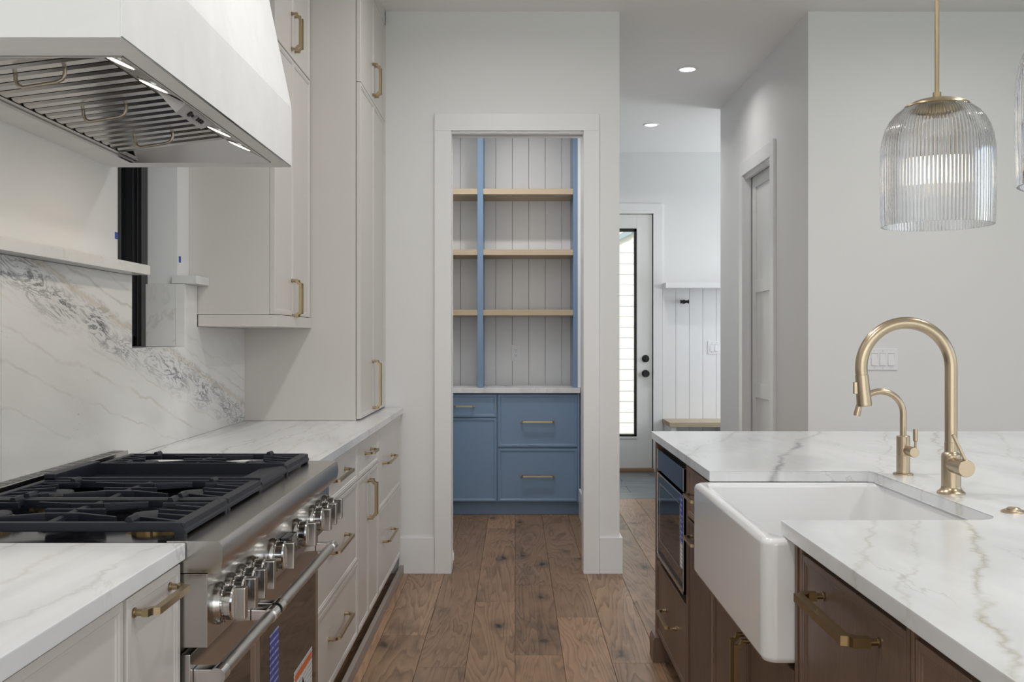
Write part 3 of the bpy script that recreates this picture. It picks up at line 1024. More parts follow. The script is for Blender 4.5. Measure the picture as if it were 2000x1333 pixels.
# ---- tall pantry cabinet
TX = -0.715
tc = thing('tall_cabinet', 'tall greige cabinet standing on the countertop against the pantry wall', 'cabinet', (-1.0, 5.0, CT))
part(tc, 'side_panel', MB().box(-1.284, TX - 0.0225, 4.580, 4.602, CT + 0.001, H - 0.001), 'greige')
part(tc, 'carcass', MB().box(-1.284, TX - 0.0225, 4.602, YW - 0.001, CT + 0.001, H - 0.001), 'greige')
mb = MB().box(TX - 0.022, TX, 5.437, YW - 0.001, CT + 0.001, H, 0.001)
mb.box(TX - 0.022, TX, 4.582, YW - 0.001, 3.018, H, 0.001)
part(tc, 'filler', mb, 'greige')
mid = 5.02
for y0, y1, hs_ in ((4.582, mid, -1), (mid, 5.436, 1)):
    d = front(tc, 'door', 'X+', TX, y0, y1, 0.922, 2.4865, 'greige', thick=0.02)
    pull(d, 'X+', TX - 0.002, mid + hs_ * 0.022, 1.063, 0.235, 'v')
    d = front(tc, 'door', 'X+', TX, y0, y1, 2.4875, 3.016, 'greige', thick=0.02)
    pull(d, 'X+', TX - 0.002, mid + hs_ * 0.022, 2.605, 0.155, 'v')

# ------------------------------------------------------------------ RANGE HOOD
HY0, HYF, HXF, HZ = 1.788, 3.152, -0.711, 1.843
LX0, LX1, LY0, LY1 = -1.190, -0.755, 1.905, 3.062
hood = thing('range_hood', 'large white plaster range hood over the gas range', 'range hood', (-1.0, 2.47, HZ))
mb = MB()
b = mb.b
prof = [(XP, HZ), (HXF, HZ), (HXF, 2.034), (-0.933, H), (XP, H)]
def ringp(y): return [b.verts.new((p[0], y, p[1])) for p in prof]
A, B_ = ringp(HY0), ringp(HYF)
b.faces.new(A); b.faces.new(B_[::-1])
for i in (1, 2, 3, 4):
    j = (i + 1) % 5
    b.faces.new((A[i], B_[i], B_[j], A[j]))
hole = [b.verts.new(p) for p in ((LX0, LY0, HZ), (LX1, LY0, HZ), (LX1, LY1, HZ), (LX0, LY1, HZ))]
top = [b.verts.new((p.co.x, p.co.y, HZ + 0.16)) for p in hole]
out = [A[0], A[1], B_[1], B_[0]]
for i in range(4):
    j = (i + 1) % 4
    b.faces.new((out[i], out[j], hole[j], hole[i]))
    b.faces.new((hole[i], hole[j], top[j], top[i]))
b.faces.new(top)
bmesh.ops.bevel(b, geom=[e for e in b.edges if e.is_valid and all(abs(v.co.x - HXF) < 1e-5 for v in e.verts)], offset=0.003, segments=2, affect='EDGES')
part(hood, 'shell', mb, 'plaster', angle=12)
# steel liner
mb = MB()
mb.box(LX0 + 0.001, LX0 + 0.014, LY0, LY1, HZ - 0.002, HZ + 0.03, 0.001)
mb.box(LX0 + 0.014, LX0 + 0.030, LY0, LY1, HZ + 0.001, HZ + 0.012, 0.001)
mb.box(LX1 - 0.006, LX1 - 0.001, LY0, LY1, HZ - 0.002, HZ + 0.03, 0.001)
mb.box(LX0 + 0.001, LX1 - 0.001, LY0 + 0.001, LY0 + 0.006, HZ - 0.002, HZ + 0.12)
mb.prism([(LY1 - 0.001, HZ - 0.002), (LY1 - 0.001, HZ + 0.10), (LY1 - 0.13, HZ + 0.075), (LY1 - 0.13, HZ + 0.05), (LY1 - 0.006, HZ - 0.002)], 'X', LX0 + 0.001, LX1 - 0.001)
mb.box(LX0 + 0.001, LX1 - 0.001, LY0, LY1, HZ + 0.11, HZ + 0.12)
part(hood, 'liner', mb, 'hood_steel')
SX0, SZ0, SX1, SZ1 = -0.760, HZ + 0.002, -0.857, HZ + 0.043
mb = MB()
nrm = Vector((SZ1 - SZ0, 0, -(SX1 - SX0))).normalized()      # pointing up / away from the room
nrm = Vector((-(SZ0 - SZ1), 0, (SX0 - SX1))).normalized()
mb.prism([(SX0, SZ0), (SX1, SZ1), (SX1, SZ1 + 0.01), (SX0, SZ0 + 0.01)], 'Y', LY0 + 0.006, LY1 - 0.006)
strip = part(hood, 'light_strip', mb, 'hood_steel')
dn = Vector((SX1 - SX0, 0, SZ1 - SZ0)).normalized()           # down-slope direction in section
face_n = Vector((dn.z, 0, -dn.x)).normalized()
if face_n.z > 0: face_n = -face_n
for yy in (2.02, 2.217, 2.705, 2.907):
    cpos = Vector(((SX0 + SX1) / 2, yy, (SZ0 + SZ1) / 2))
    for r0, r1, th, nm, mt in ((0.040, 0.033, 0.003, 'lamp_bezel', 'chrome'), (0.033, 0.0, 0.0022, 'lamp_lens', 'hood_lens')):
        mb = MB()
        e1, e2 = Vector((0, 1, 0)), dn
        ring = lambda r, o: [cpos + face_n * o + (e1 * math.cos(2 * PI * k / 28) + e2 * math.sin(2 * PI * k / 28)) * r for k in range(28)]
        if r1:
            mb.loops([ring(r0, -0.001), ring(r0, th * 0.6), ring(r0 - 0.002, th), ring(r1, th), ring(r1, -0.001)], True, False, False)
        else:
            mb.loops([ring(r0, -0.001), ring(r0, th)])
        part(strip, nm, mb, mt)
    spot('hood_lamp', cpos + face_n * 0.012 + Vector((-0.0, 0, 0)), (0, R(20), 0), 1.7, 150, 0.8, (1.0, 0.84, 0.64), 0.02)
# control panel: a wedge standing off the strip
cc = [(-0.764, HZ + 0.001), (-0.789, HZ - 0.019), (-0.826, HZ + 0.029)]
mb = MB()
mb.loops([[(cc[0][0], 2.298, cc[0][1]), (cc[1][0], 2.302, cc[1][1]), (cc[2][0], 2.262, cc[2][1])],
          [(cc[0][0], 2.520, cc[0][1]), (cc[1][0], 2.486, cc[1][1]), (cc[2][0], 2.520, cc[2][1])]])
cpn = part(hood, 'control_panel', mb, 'satin_grey')
e = (Vector((cc[1][0], 0, cc[1][1])) - Vector((cc[0][0], 0, cc[0][1]))).normalized()
nn = Vector((e.z, 0, -e.x)); nn = -nn if nn.z > 0 else nn
for yy, r, m_ in ((2.358, 0.0075, 'slot_black'), (2.376, 0.004, 'slot_black'), (2.396, 0.0075, 'chrome'), (2.414, 0.0055, 'slot_black'), (2.432, 0.0055, 'slot_black'), (2.447, 0.0055, 'slot_black')):
    p = Vector((cc[0][0], yy, cc[0][1])) + e * 0.015
    mb = MB().tube([p - nn * 0.001, p + nn * 0.004], r, 14)
    part(cpn, 'button', mb, m_)
# three baffle filters with handles
for f in range(3):
    ya = 1.935 + 0.33 * f
    flt = part(hood, 'baffle_filter', MB().prism([(-1.160, HZ + 0.018), (-0.855, HZ + 0.056), (-0.855, HZ + 0.060), (-1.160, HZ + 0.022)], 'Y', ya, ya + 0.328), 'vent_steel')
    for k in range(6):
        yc = ya + 0.0275 + 0.055 * k
        mb = MB()
        p0, p1 = Vector((-1.157, yc, HZ + 0.007)), Vector((-0.858, yc, HZ + 0.045))
        d = (p1 - p0).normalized(); up = Vector((-d.z, 0, d.x))
        rings = []
        for p in (p0, p1):
            rings.append([p + Vector((0, q, 0)) + up * h for q, h in ((-0.020, 0.010), (-0.020, 0.001), (-0.013, -0.004), (0.013, -0.004), (0.020, 0.001), (0.020, 0.010))])
        mb.loops(rings)
        part(flt, 'baffle', mb, 'hood_steel', angle=20)
    yc = 2.10 + 0.33 * f
    zb = HZ + 0.028
    pts = [(-1.060, yc, zb - 0.012 + 0.002)]
    xa_, xb_ = -1.060, -0.955
    za_, zb_ = HZ + 0.020, HZ + 0.034
    lo = HZ - 0.012
    pts = [(xa_, yc, za_), (xa_, yc, lo + 0.016), (xa_ + 0.005, yc, lo + 0.005), (xa_ + 0.016, yc, lo), (xb_ - 0.016, yc, lo + 0.012), (xb_ - 0.005, yc, lo + 0.018), (xb_, yc, lo + 0.030), (xb_, yc, zb_)]
    part(flt, 'handle', MB().tube(pts, 0.0042, 10), 'bronze_nickel')

# ------------------------------------------------------------------ GAS RANGE
RY0, RY1 = 1.861, 3.079
RC = (RY0 + RY1) / 2
rg = thing('gas_range', 'wide stainless steel gas range with black grates, steel knobs and two ovens', 'range', (-0.9, RC, 0))
part(rg, 'body', MB().box(-1.245, -0.632, RY0, RY1, 0.10, 0.905, 0.002), 'stainless')
part(rg, 'kick_panel', MB().box(-1.2, -0.68, RY0 + 0.01, RY1 - 0.01, 0.0, 0.10), 'stainless')
part(rg, 'cooktop_pan', MB().box(-1.205, -0.632, RY0 + 0.004, RY1 - 0.004, 0.905, 0.913, 0.002), 'black_enamel')
# bullnose front rail: stainless deck plus rounded nose
prof = [(-0.655, 0.857), (-0.655, 0.917), (-0.560, 0.917), (-0.556, 0.9155), (-0.553, 0.911), (-0.5505, 0.901), (-0.5500, 0.890), (-0.5508, 0.878), (-0.553, 0.866), (-0.556, 0.857)]
part(rg, 'bullnose', MB().prism(prof, 'Y', RY0, RY1), 'stainless', angle=30)
part(rg, 'control_panel', MB().box(-0.632, -0.579, RY0 + 0.001, RY1 - 0.001, 0.716, 0.855, 0.0015), 'stainless')
# back trim with vent slots
mb = MB()
mb.box(-1.249, -1.203, RY0, RY1, 0.905, 0.949, 0.002)
bt = part(rg, 'vent_trim', mb, 'stainless')
for k in range(22):
    y = RY0 + 0.035 + k * 0.0535
    part(bt, 'vent_slot', MB().box(-1.244, -1.212, y, y + 0.046, 0.9485, 0.9498), 'vent_steel')
# knobs
def knob(y, z, r=0.033):
    mb = MB()
    x0 = -0.579
    mb.lathe([(0.041, 0), (0.041, 0.006), (0.038, 0.010), (0.038, 0.014)], (x0, y, z), 36, 'X')
    bz = part(rg, 'knob', mb, 'stainless')
    mb = MB().lathe([(r, 0.013), (r, 0.018), (r - 0.0015, 0.0185), (r - 0.0015, 0.020), (r, 0.0205), (r, 0.031), (r - 0.003, 0.034)], (x0, y, z), 36, 'X')
    part(bz, 'knob_ring', mb, 'chrome')
    mb = MB().box(x0 + 0.033, x0 + 0.056, y - 0.0105, y + 0.0105, z - 0.031, z + 0.031, 0.003)
    part(bz, 'grip', mb, 'stainless')
    mb = MB()
    for a in range(0, 360, 24):
        ca, sa = math.cos(R(a)), math.sin(R(a))
        mb.bar((x0 + 0.0143, y + ca * 0.0345, z + sa * 0.0345), (x0 + 0.0143, y + ca * 0.0372, z + sa * 0.0372), 0.0012, 0.0012, up=(1, 0, 0))
    part(bz, 'dial_marks', mb, 'slot_black', kind='stuff')


for y in (1.93, 2.007, 2.084, 2.161, 2.352, 2.605, 2.815, 2.905, 2.995):
    knob(y, 0.783)
mb = MB().box(-0.579, -0.556, 2.440, 2.530, 0.755, 0.805, 0.004)
part(rg, 'display', mb, 'black_glass', 'small dark display between the knobs')
# ovens
DX = -0.612
OH_X, OH_Z = -0.5665, 0.656
for y0, y1, big in ((RY0 + 0.004, 2.330, False), (2.334, RY1 - 0.004, True)):
    od = part(rg, 'oven_door', MB().box(-0.630, DX, y0, y1, 0.165, 0.702, 0.003), 'stainless')
    gl = part(od, 'oven_glass', MB().box(DX - 0.004, DX + 0.001, y0 + 0.045, y1 - 0.045, 0.21, 0.615, 0.001), 'oven_glass', 'dark mirror-like oven glass')
    hb = MB().tube([(OH_X, y0 + 0.016, OH_Z), (OH_X, y1 - 0.010, OH_Z)], 0.0140, 24)
    hd = part(od, 'handle', hb, 'stainless_brushed')
    for ye, s_ in ((y0 + 0.012, 1), (y1 - 0.006, -1)):
        mb = MB()
        mb.tube([(OH_X, ye, OH_Z), (OH_X, ye + s_ * 0.038, OH_Z)], 0.0165, 24)
        mb.box(DX, OH_X + 0.002, ye + s_ * 0.004, ye + s_ * 0.034, OH_Z - 0.013, OH_Z + 0.013, 0.003)
        part(od, 'handle_mount', mb, 'chrome')
    part(rg, 'drawer_panel', MB().box(-0.630, DX, y0, y1, 0.102, 0.160, 0.002), 'stainless')
    if big:
        part(od, 'blue_sticker', MB().box(DX + 0.001, DX + 0.0018, 2.465, 2.555, 0.22, 0.556), 'blue_film', 'blue printed film strip')
        lb = part(od, 'warning_label', MB().box(DX + 0.001, DX + 0.0018, 2.735, 2.975, 0.215, 0.372), 'white_label', 'white warning label with an orange band')
part(rg, 'handle_gap', MB().tube([(OH_X, 2.323, OH_Z), (OH_X, 2.341, OH_Z)], 0.0125, 20), 'rubber')
for o in list(bpy.data.objects):
    if o.name == 'warning_label':
        pass
lbp = [o for o in bpy.data.objects if o.name.startswith('oven_door')][-1]
part(lbp, 'label_band', MB().box(DX + 0.0018, DX + 0.0022, 2.742, 2.968, 0.342, 0.362), 'orange_print', 'orange band of the warning label')
part(lbp, 'label_diamond', MB().prism([(2.845, 0.285), (2.862, 0.305), (2.845, 0.325), (2.828, 0.305)], 'X', DX + 0.0018, DX + 0.0022), 'slot_black', 'black diamond printed on the label')

# grates
GZ, GH = 0.945, 0.018
GXF, GXB = -0.632, -1.180


def grate_mesh(L):
    """local: x from back (GXB) to front (GXF) in world x, y in 0..L"""
    mb = MB()
    bw = 0.017
    for y in (bw / 2, L - bw / 2):
        mb.bar((GXB, y, GZ - GH / 2), (GXF - 0.012, y, GZ - GH / 2), bw, GH, bev=0.003)
    for x in (GXB + 0.009, GXF - 0.012):
        mb.bar((x, 0.0012, GZ - GH / 2), (x, L - 0.0012, GZ - GH / 2), 0.020, GH - 0.001, bev=0.004)
    # chamfered front apron with feet
    mb.prism([(GXF - 0.024, GZ), (GXF - 0.010, GZ - 0.001), (GXF, GZ - 0.016), (GXF, GZ - 0.022), (GXF - 0.024, GZ - 0.018)], 'Y', -0.0009, L + 0.0009)
    for y in (0.010, L - 0.010):
        for x in (GXF - 0.012, GXB + 0.010):
            mb.box(x - 0.010, x + 0.010, y - 0.009, y + 0.009, 0.913, GZ - GH + 0.004, 0.002)
    cx = (GXF + GXB) / 2
    yc = L / 2
    zz = GZ + 0.002
    hb = 0.013
    # bridge across the middle carrying fingers to both burners
    mb.tube([(cx, 0.008, GZ - 0.012), (cx, L * 0.25, GZ - 0.010), (cx, yc, GZ - 0.008), (cx, L * 0.75, GZ - 0.010), (cx, L - 0.008, GZ - 0.012)], 0.010, 8)
    mb.bar((cx - 0.062, yc, zz - hb / 2), (cx + 0.062, yc, zz - hb / 2), 0.010, hb, bev=0.002)
    for s in (-1, 1):
        ym = yc + s * 0.058
        mb.bar((cx - 0.035, ym, zz - hb / 2), (cx + 0.035, ym, zz - hb / 2), 0.011, hb + 0.004, bev=0.002)
        for q in (-1, 1):
            mb.bar((cx + q * 0.034, ym, zz - hb / 2), (cx + q * 0.118, ym + s * 0.030, zz - hb / 2), 0.011, hb + 0.004, 0.008, hb, bev=0.002)
    # fingers from the front and back rails
    for xe, q in ((GXF - 0.018, -1), (GXB + 0.014, 1)):
        mb.bar((xe, yc, GZ - 0.010), (xe + q * 0.085, yc, zz - hb / 2), 0.012, 0.014, 0.008, hb, bev=0.002)
        for s in (-1, 1):
            mb.bar((xe, yc + s * 0.050, GZ - 0.010), (xe + q * 0.068, yc + s * 0.050, zz - hb / 2), 0.012, 0.014, 0.008, hb, bev=0.002)
            mb.bar((xe, yc + s * 0.108, GZ - 0.010), (xe + q * 0.105, yc + s * 0.078, zz - hb / 2), 0.012, 0.014, 0.008, hb, bev=0.002)
    # upright lugs on the near and far rails
    for bxc in (-0.745, -1.085):
        for y, s in ((bw / 2, 1), (L - bw / 2, -1)):
            mb.prism([(bxc - 0.010, GZ - 0.012), (bxc + 0.010, GZ - 0.012), (bxc + 0.008, GZ + 0.002), (bxc + 0.004, GZ + 0.009), (bxc - 0.004, GZ + 0.009), (bxc - 0.008, GZ + 0.002)], 'Y', y + s * 0.002, y + s * 0.040, 0.0015)
    return finish(mb, 'grate', 'cast_iron', 30)


gm = grate_mesh(0.288)
for y in (1.897, 2.187, 2.748):
    link('grate', gm, rg, (0, y, 0))
bu = MB()
for y in (1.897 + 0.144, 2.187 + 0.144, 2.748 + 0.144):
    for x in (-0.745, -1.085):
        mb = MB().lathe([(0.030, 0.912), (0.052, 0.914), (0.054, 0.927), (0.048, 0.929), (0.03, 0.93)], (x, y, 0), 60, 'Z', mod=lambda k: 1.0 if (k // 6) % 2 else 0.86)
        br = part(rg, 'burner', mb, 'burner_brass', 'brass burner ring')
        mb = MB().lathe([(0.044, 0.929), (0.047, 0.932), (0.044, 0.937), (0.03, 0.939), (0.0, 0.939)], (x, y, 0), 48, 'Z', cap1=False, mod=lambda k: 1.0 if (k // 6) % 2 else 0.93)
        part(br, 'burner_cap', mb, 'cast_iron')
# griddle trough
y0, y1 = 2.478, 2.746
mb = MB()
mb.box(GXB, GXF - 0.006, y0, y1, 0.914, 0.922)
mb.box(GXB, GXF - 0.006, y0, y0 + 0.012, 0.914, 0.949, 0.002)
mb.box(GXB, GXF - 0.006, y1 - 0.012, y1, 0.914, 0.953, 0.002)
mb.box(GXB, GXB + 0.03, y0, y1, 0.914, 0.958, 0.003)
mb.prism([(GXF - 0.085, 0.922), (GXF - 0.07, 0.940), (GXF - 0.010, 0.947), (GXF, 0.933), (GXF, 0.926), (GXF - 0.02, 0.920)], 'Y', y0, y1, 0.002)
part(rg, 'griddle', mb, 'cast_iron')

# ------------------------------------------------------------------ PANTRY CABINETS
PF, PT = 7.22, 0.935
pc = thing('pantry_cabinet', 'blue painted pantry base cabinet with brass pulls', 'cabinet', (-0.09, 7.4, 0))
part(pc, 'carcass', MB().box(-0.637, 0.474, PF + 0.021, PB - 0.002, 0.098, 0.897), 'blue_paint')
part(pc, 'toe_kick', MB().box(-0.637, 0.472, 7.285, 7.30, 0, 0.098), 'blue_paint')
part(pc, 'filler', MB().box(0.454, 0.470, PF + 0.002, PF + 0.021, 0.098, 0.897), 'blue_paint')
d = front(pc, 'drawer', 'Y-', PF, -0.620, -0.134, 0.719, 0.886, 'blue_paint')
pull(d, 'Y-', PF + 0.004, -0.371, 0.800, 0.14, sec=0.012)
front(pc, 'door', 'Y-', PF, -0.620, -0.134, 0.103, 0.714, 'blue_paint')
d = front(pc, 'drawer', 'Y-', PF, -0.126, 0.454, 0.502, 0.886, 'blue_paint')
pull(d, 'Y-', PF + 0.004, 0.164, 0.688, 0.235, sec=0.012)
d = front(pc, 'drawer', 'Y-', PF, -0.126, 0.454, 0.103, 0.490, 'blue_paint')
pull(d, 'Y-', PF + 0.004, 0.164, 0.291, 0.235, sec=0.012)
single('pantry_countertop', MB().box(-0.637, 0.474, 7.195, PB - 0.001, 0.898, PT, 0.002), 'marble_counter',
       'white marble counter slab on the blue pantry cabinet', 'countertop', 'marble countertops')
SF = 7.225
for x0, x1, lb in ((-0.275, -0.233, 'blue upright board dividing the pantry shelves, left of the outlet'), (0.4245, 0.457, 'blue upright board at the right end of the pantry shelves')):
    single('shelf_upright', MB().box(x0, x1, SF, PB - 0.001, PT + 0.001, 2.98, 0.001), 'blue_paint', lb, 'upright', 'blue shelf uprights')
struct('trim_4', MB().box(0.4575, 0.4775, SF + 0.002, PB - 0.001, PT + 0.001, 3.0), 'trim_paint', 'white scribe strip between blue upright and pantry side wall')
nm = ('top', 'middle', 'bottom')
for i, (z0, z1) in enumerate(((2.349, 2.390), (1.904, 1.945), (1.463, 1.504))):
    single('oak_shelf', MB().box(-0.2325, 0.4235, SF + 0.006, PB - 0.001, z0, z1, 0.001), 'shelf_oak',
           'wide oak shelf on the right of the pantry divider, %s of three' % nm[i], 'shelf', 'wide oak pantry shelves')
    single('oak_shelf', MB().box(-0.638, -0.2755, SF + 0.006, PB - 0.001, z0, z1, 0.001), 'shelf_oak',
           'short oak shelf on the left of the pantry divider, %s of three' % nm[i], 'shelf', 'short oak pantry shelves')


# outlets and switches
def plate(name, label, cat, plane, face, u, z, w, h, gangs, kind='rocker'):
    P = face_map(plane, face)
    t_ = thing(name, label, cat, P(u, z, 0))

    def bx(u0, u1, z0, z1, d0, d1, bev=0.0):
        a, b2 = P(u0, z0, d0), P(u1, z1, d1)
        return MB().box(a[0], b2[0], a[1], b2[1], a[2], b2[2], bev)
    part(t_, 'plate', bx(u - w / 2, u + w / 2, z - h / 2, z + h / 2, 0, 0.006, 0.002), 'white_plastic')
    for g_ in range(gangs):
        gu = u + (g_ - (gangs - 1) / 2) * 0.046
        if kind == 'rocker':
            part(t_, 'rocker_frame', bx(gu - 0.0175, gu + 0.0175, z - 0.0345, z + 0.0345, 0.006, 0.0066), 'switch_gap')
            mb = MB()
            pts = [(z - 0.033, 0.006), (z - 0.033, 0.012), (z + 0.0, 0.009), (z + 0.033, 0.0065), (z + 0.033, 0.006)]
            rings = [[P(gu + s * 0.0163, zz, dd) for zz, dd in pts] for s in (-1, 1)]
            mb.loops(rings)
            part(t_, 'rocker', mb, 'white_plastic')
        else:
            for q in (-1, 1):
                rc = part(t_, 'receptacle', bx(gu - 0.0165, gu + 0.0165, z + q * 0.0195 - 0.0155, z + q * 0.0195 + 0.0155, 0.006, 0.009, 0.003), 'white_plastic')
                mb = MB()
                for du, hh in ((-0.0065, 0.008), (0.0065, 0.0065)):
                    a, b2 = P(gu + du - 0.0013, z + q * 0.0195 - hh / 2 + 0.003, 0.0085), P(gu + du + 0.0013, z + q * 0.0195 + hh / 2 + 0.003, 0.0094)
                    mb.box(a[0], b2[0], a[1], b2[1], a[2], b2[2])
                a, b2 = P(gu - 0.0025, z + q * 0.0195 - 0.010, 0.0085), P(gu + 0.0025, z + q * 0.0195 - 0.0055, 0.0094)
                mb.box(a[0], b2[0], a[1], b2[1], a[2], b2[2])
                part(rc, 'slot', mb, 'slot_black')
        for q in (-1, 1):
            c_ = Vector(P(gu, z + q * 0.048, 0.006)); n_ = Vector(P(0, 0, 1)) - Vector(P(0, 0, 0))
            part(t_, 'screw', MB().tube([c_ - n_ * 0.001, c_ + n_ * 0.001], 0.003, 10), 'stainless')
    return t_


plate('wall_outlet', 'white duplex outlet on the pantry back wall above the counter', 'outlet', 'Y-', PB, 0.0066, 1.184, 0.074, 0.122, 1, 'duplex')
plate('light_switch', 'white three gang rocker switch on the wall behind the tall faucet', 'switch', 'Y-', YW, 2.026, 1.180, 0.165, 0.117, 3)
plate('light_switch', 'white double rocker switch on the mudroom boards above the bench', 'switch', 'Y-', MY - 0.012, 1.928, 1.203, 0.122, 0.124, 2)

# ------------------------------------------------------------------ MUDROOM fittings
single('floating_shelf', MB().box(1.420, 3.6, 9.33, MY, 1.770, 1.822, 0.002), 'trim_paint', 'white floating shelf on the mudroom wall above the hook', 'shelf')
hk = thing('coat_hook', 'black coat hook on the white boards under the mudroom shelf', 'hook', (1.634, MY - 0.012, 1.648))
hy = MY - 0.012
part(hk, 'base_plate', MB().lathe([(0.020, 0), (0.020, -0.006), (0.016, -0.008)], (1.634, hy, 1.648), 20, 'Y'), 'black_paint')
mb = MB().tube([(1.634, hy - 0.006, 1.648), (1.634, hy - 0.045, 1.648)], 0.009, 14)
part(hk, 'stem', mb, 'black_paint')
mb = MB().lathe([(0.019, -0.040), (0.019, -0.033), (0.012, -0.030), (0.012, 0.030), (0.019, 0.033), (0.019, 0.040)], (1.634, hy - 0.05, 1.648), 20, 'X')
part(hk, 'crossbar', mb, 'black_paint')
bn = thing('mudroom_bench', 'low built-in bench with an oak seat under the coat hook', 'bench', (2.2, 9.37, 0))
part(bn, 'seat', MB().box(1.428, 3.6, 9.14, MY - 0.013, 0.473, 0.515, 0.003), 'shelf_oak', 'pale oak seat board')
for x in (1.445, 2.02, 2.6, 3.2):
    part(bn, 'leg_panel', MB().box(x, x + 0.05, 9.17, MY - 0.013, 0.0, 0.472, 0.001), 'trim_paint')
part(bn, 'base', MB().box(1.445, 3.58, 9.19, MY - 0.02, 0.0, 0.10), 'trim_paint')


def can(x, y, label):
    t_ = thing('recessed_light', label, 'light', (x, y, H), 'recessed ceiling lights')
    mb = MB().lathe([(0.069, 0.0), (0.069, -0.004), (0.064, -0.007), (0.052, -0.004), (0.050, 0.0)], (x, y, H), 40, 'Z', False, False)
    part(t_, 'trim_ring', mb, 'white_plastic')
    part(t_, 'lens', MB().lathe([(0.051, -0.0005), (0.051, -0.003)], (x, y, H), 40, 'Z'), 'lamp_lens')


can(1.155, 6.63, 'larger, nearer recessed round ceiling light in the hall')
can(1.15, 8.36, 'smaller, farther recessed round ceiling light above the mudroom')

# ------------------------------------------------------------------ ISLAND
NX0, NX1, NY0, NY1 = 0.560, 1.030, 2.088, 2.851       # sink notch
IY0, IY1, IXR = 0.72, 4.075, 2.25
poly = [(0.560, IY0), (0.560, NY0), (NX1 - 0.045, NY0)]
for k in range(1, 6):
    a = R(-90 + 18 * k)
    poly.append((NX1 - 0.045 + 0.045 * math.cos(a), NY0 + 0.045 + 0.045 * math.sin(a)))
poly += [(NX1, NY1 - 0.012), (NX1 - 0.012, NY1), (0.560, NY1), (0.560, IY1), (IXR, IY1), (IXR, IY0)]
single('island_countertop', MB().prism(poly, 'Z', CB + 0.001, CT, 0.003), 'marble_island',
       'white marble island countertop with beige and grey veins and a sink cutout', 'countertop', 'marble countertops', angle=50)

# apron sink
def rrect(x0, x1, y0, y1, r, n=6):
    pts = []
    for cx, cy, a0 in ((x1 - r, y1 - r, 0), (x0 + r, y1 - r, 90), (x0 + r, y0 + r, 180), (x1 - r, y0 + r, 270)):
        for k in range(n + 1):
            a = R(a0 + 90 * k / n)
            pts.append((cx + r * math.cos(a), cy + r * math.sin(a)))
    return pts


sk = thing('apron_sink', 'white fireclay apron front sink set into the island', 'sink', (0.8, 2.45, 0.622))
SX0_, SX1_, SY0_, SY1_ = 0.513, 1.085, 2.042, 2.862
ST, SB = CB - 0.0005, 0.622
def lp(i, z, r, inner=False):
    if inner: return [(p[0], p[1], z) for p in rrect(0.552 + i, 1.038 - i, 2.078 + i, 2.828 - i, r)]
    return [(p[0], p[1], z) for p in rrect(SX0_ + i, SX1_ - i, SY0_ + i, SY1_ - i, r)]
rings = [lp(0.016, SB, 0.02), lp(0.005, SB + 0.005, 0.028), lp(0, SB + 0.016, 0.032), lp(0, ST - 0.014, 0.032), lp(0.004, ST - 0.004, 0.03), lp(0.013, ST, 0.024)]
rings += [lp(-0.010, ST, 0.050, True), lp(-0.003, ST - 0.004, 0.045, True), lp(0, ST - 0.012, 0.042, True), lp(0.010, 0.69, 0.05, True), lp(0.020, 0.665, 0.05, True), lp(0.045, 0.655, 0.04, True)]
mb = MB(); mb.loops(rings)
part(sk, 'basin', mb, 'porcelain', angle=60)
mb = MB().lathe([(0.045, 0.655), (0.045, 0.658), (0.036, 0.658), (0.030, 0.6555)], (0.80, 2.45, 0), 30, 'Z')
part(sk, 'drain', mb, 'champagne')
cu = bpy.data.curves.new('sink_mark', 'FONT')
cu.body = 'BLANCO'; cu.size = 0.013; cu.extrude = 0.0002; cu.align_x = 'CENTER'; cu.resolution_u = 3
tmp = bpy.data.objects.new('tmp', cu)
C.objects.link(tmp)
bpy.context.view_layer.update()
tm = bpy.data.meshes.new_from_object(tmp.evaluated_get(bpy.context.evaluated_depsgraph_get()))
bpy.data.objects.remove(tmp)
tm.materials.clear(); tm.materials.append(M['grey_print'])
to = link('lettering', tm, sk, (1.0335, 2.172, 0.852), (R(90), 0, R(-90)))
to['label'] = 'small grey lettering on the inner sink wall'

# island cabinets
def isl_cab(name, label, y0, y1, zt=CB):
    c = thing(name, label, 'cabinet', (1.0, (y0 + y1) / 2, 0), 'walnut island cabinets')
    part(c, 'carcass', MB().box(IX + 0.021, 1.85, y0 + 0.001, y1 - 0.001, 0.10, zt - 0.001), 'walnut', own=True)
    part(c, 'toe_kick', MB().box(IX + 0.075, 1.80, y0, y1, 0, 0.10), 'walnut', own=True)
    return c


def inset_frame(c, y0, y1, z0, z1, w=0.012):
    """face frame edges standing flush round the fronts"""
    part(c, 'face_frame', MB().box(IX, IX + 0.0205, y0, y0 + w, z0, z1, 0.001), 'walnut', own=True)
    part(c, 'face_frame', MB().box(IX, IX + 0.0205, y1 - w, y1, z0, z1, 0.001), 'walnut', own=True)


i1 = isl_cab('microwave_cabinet', 'walnut island cabinet around the microwave at the far end', 3.315, 4.030)
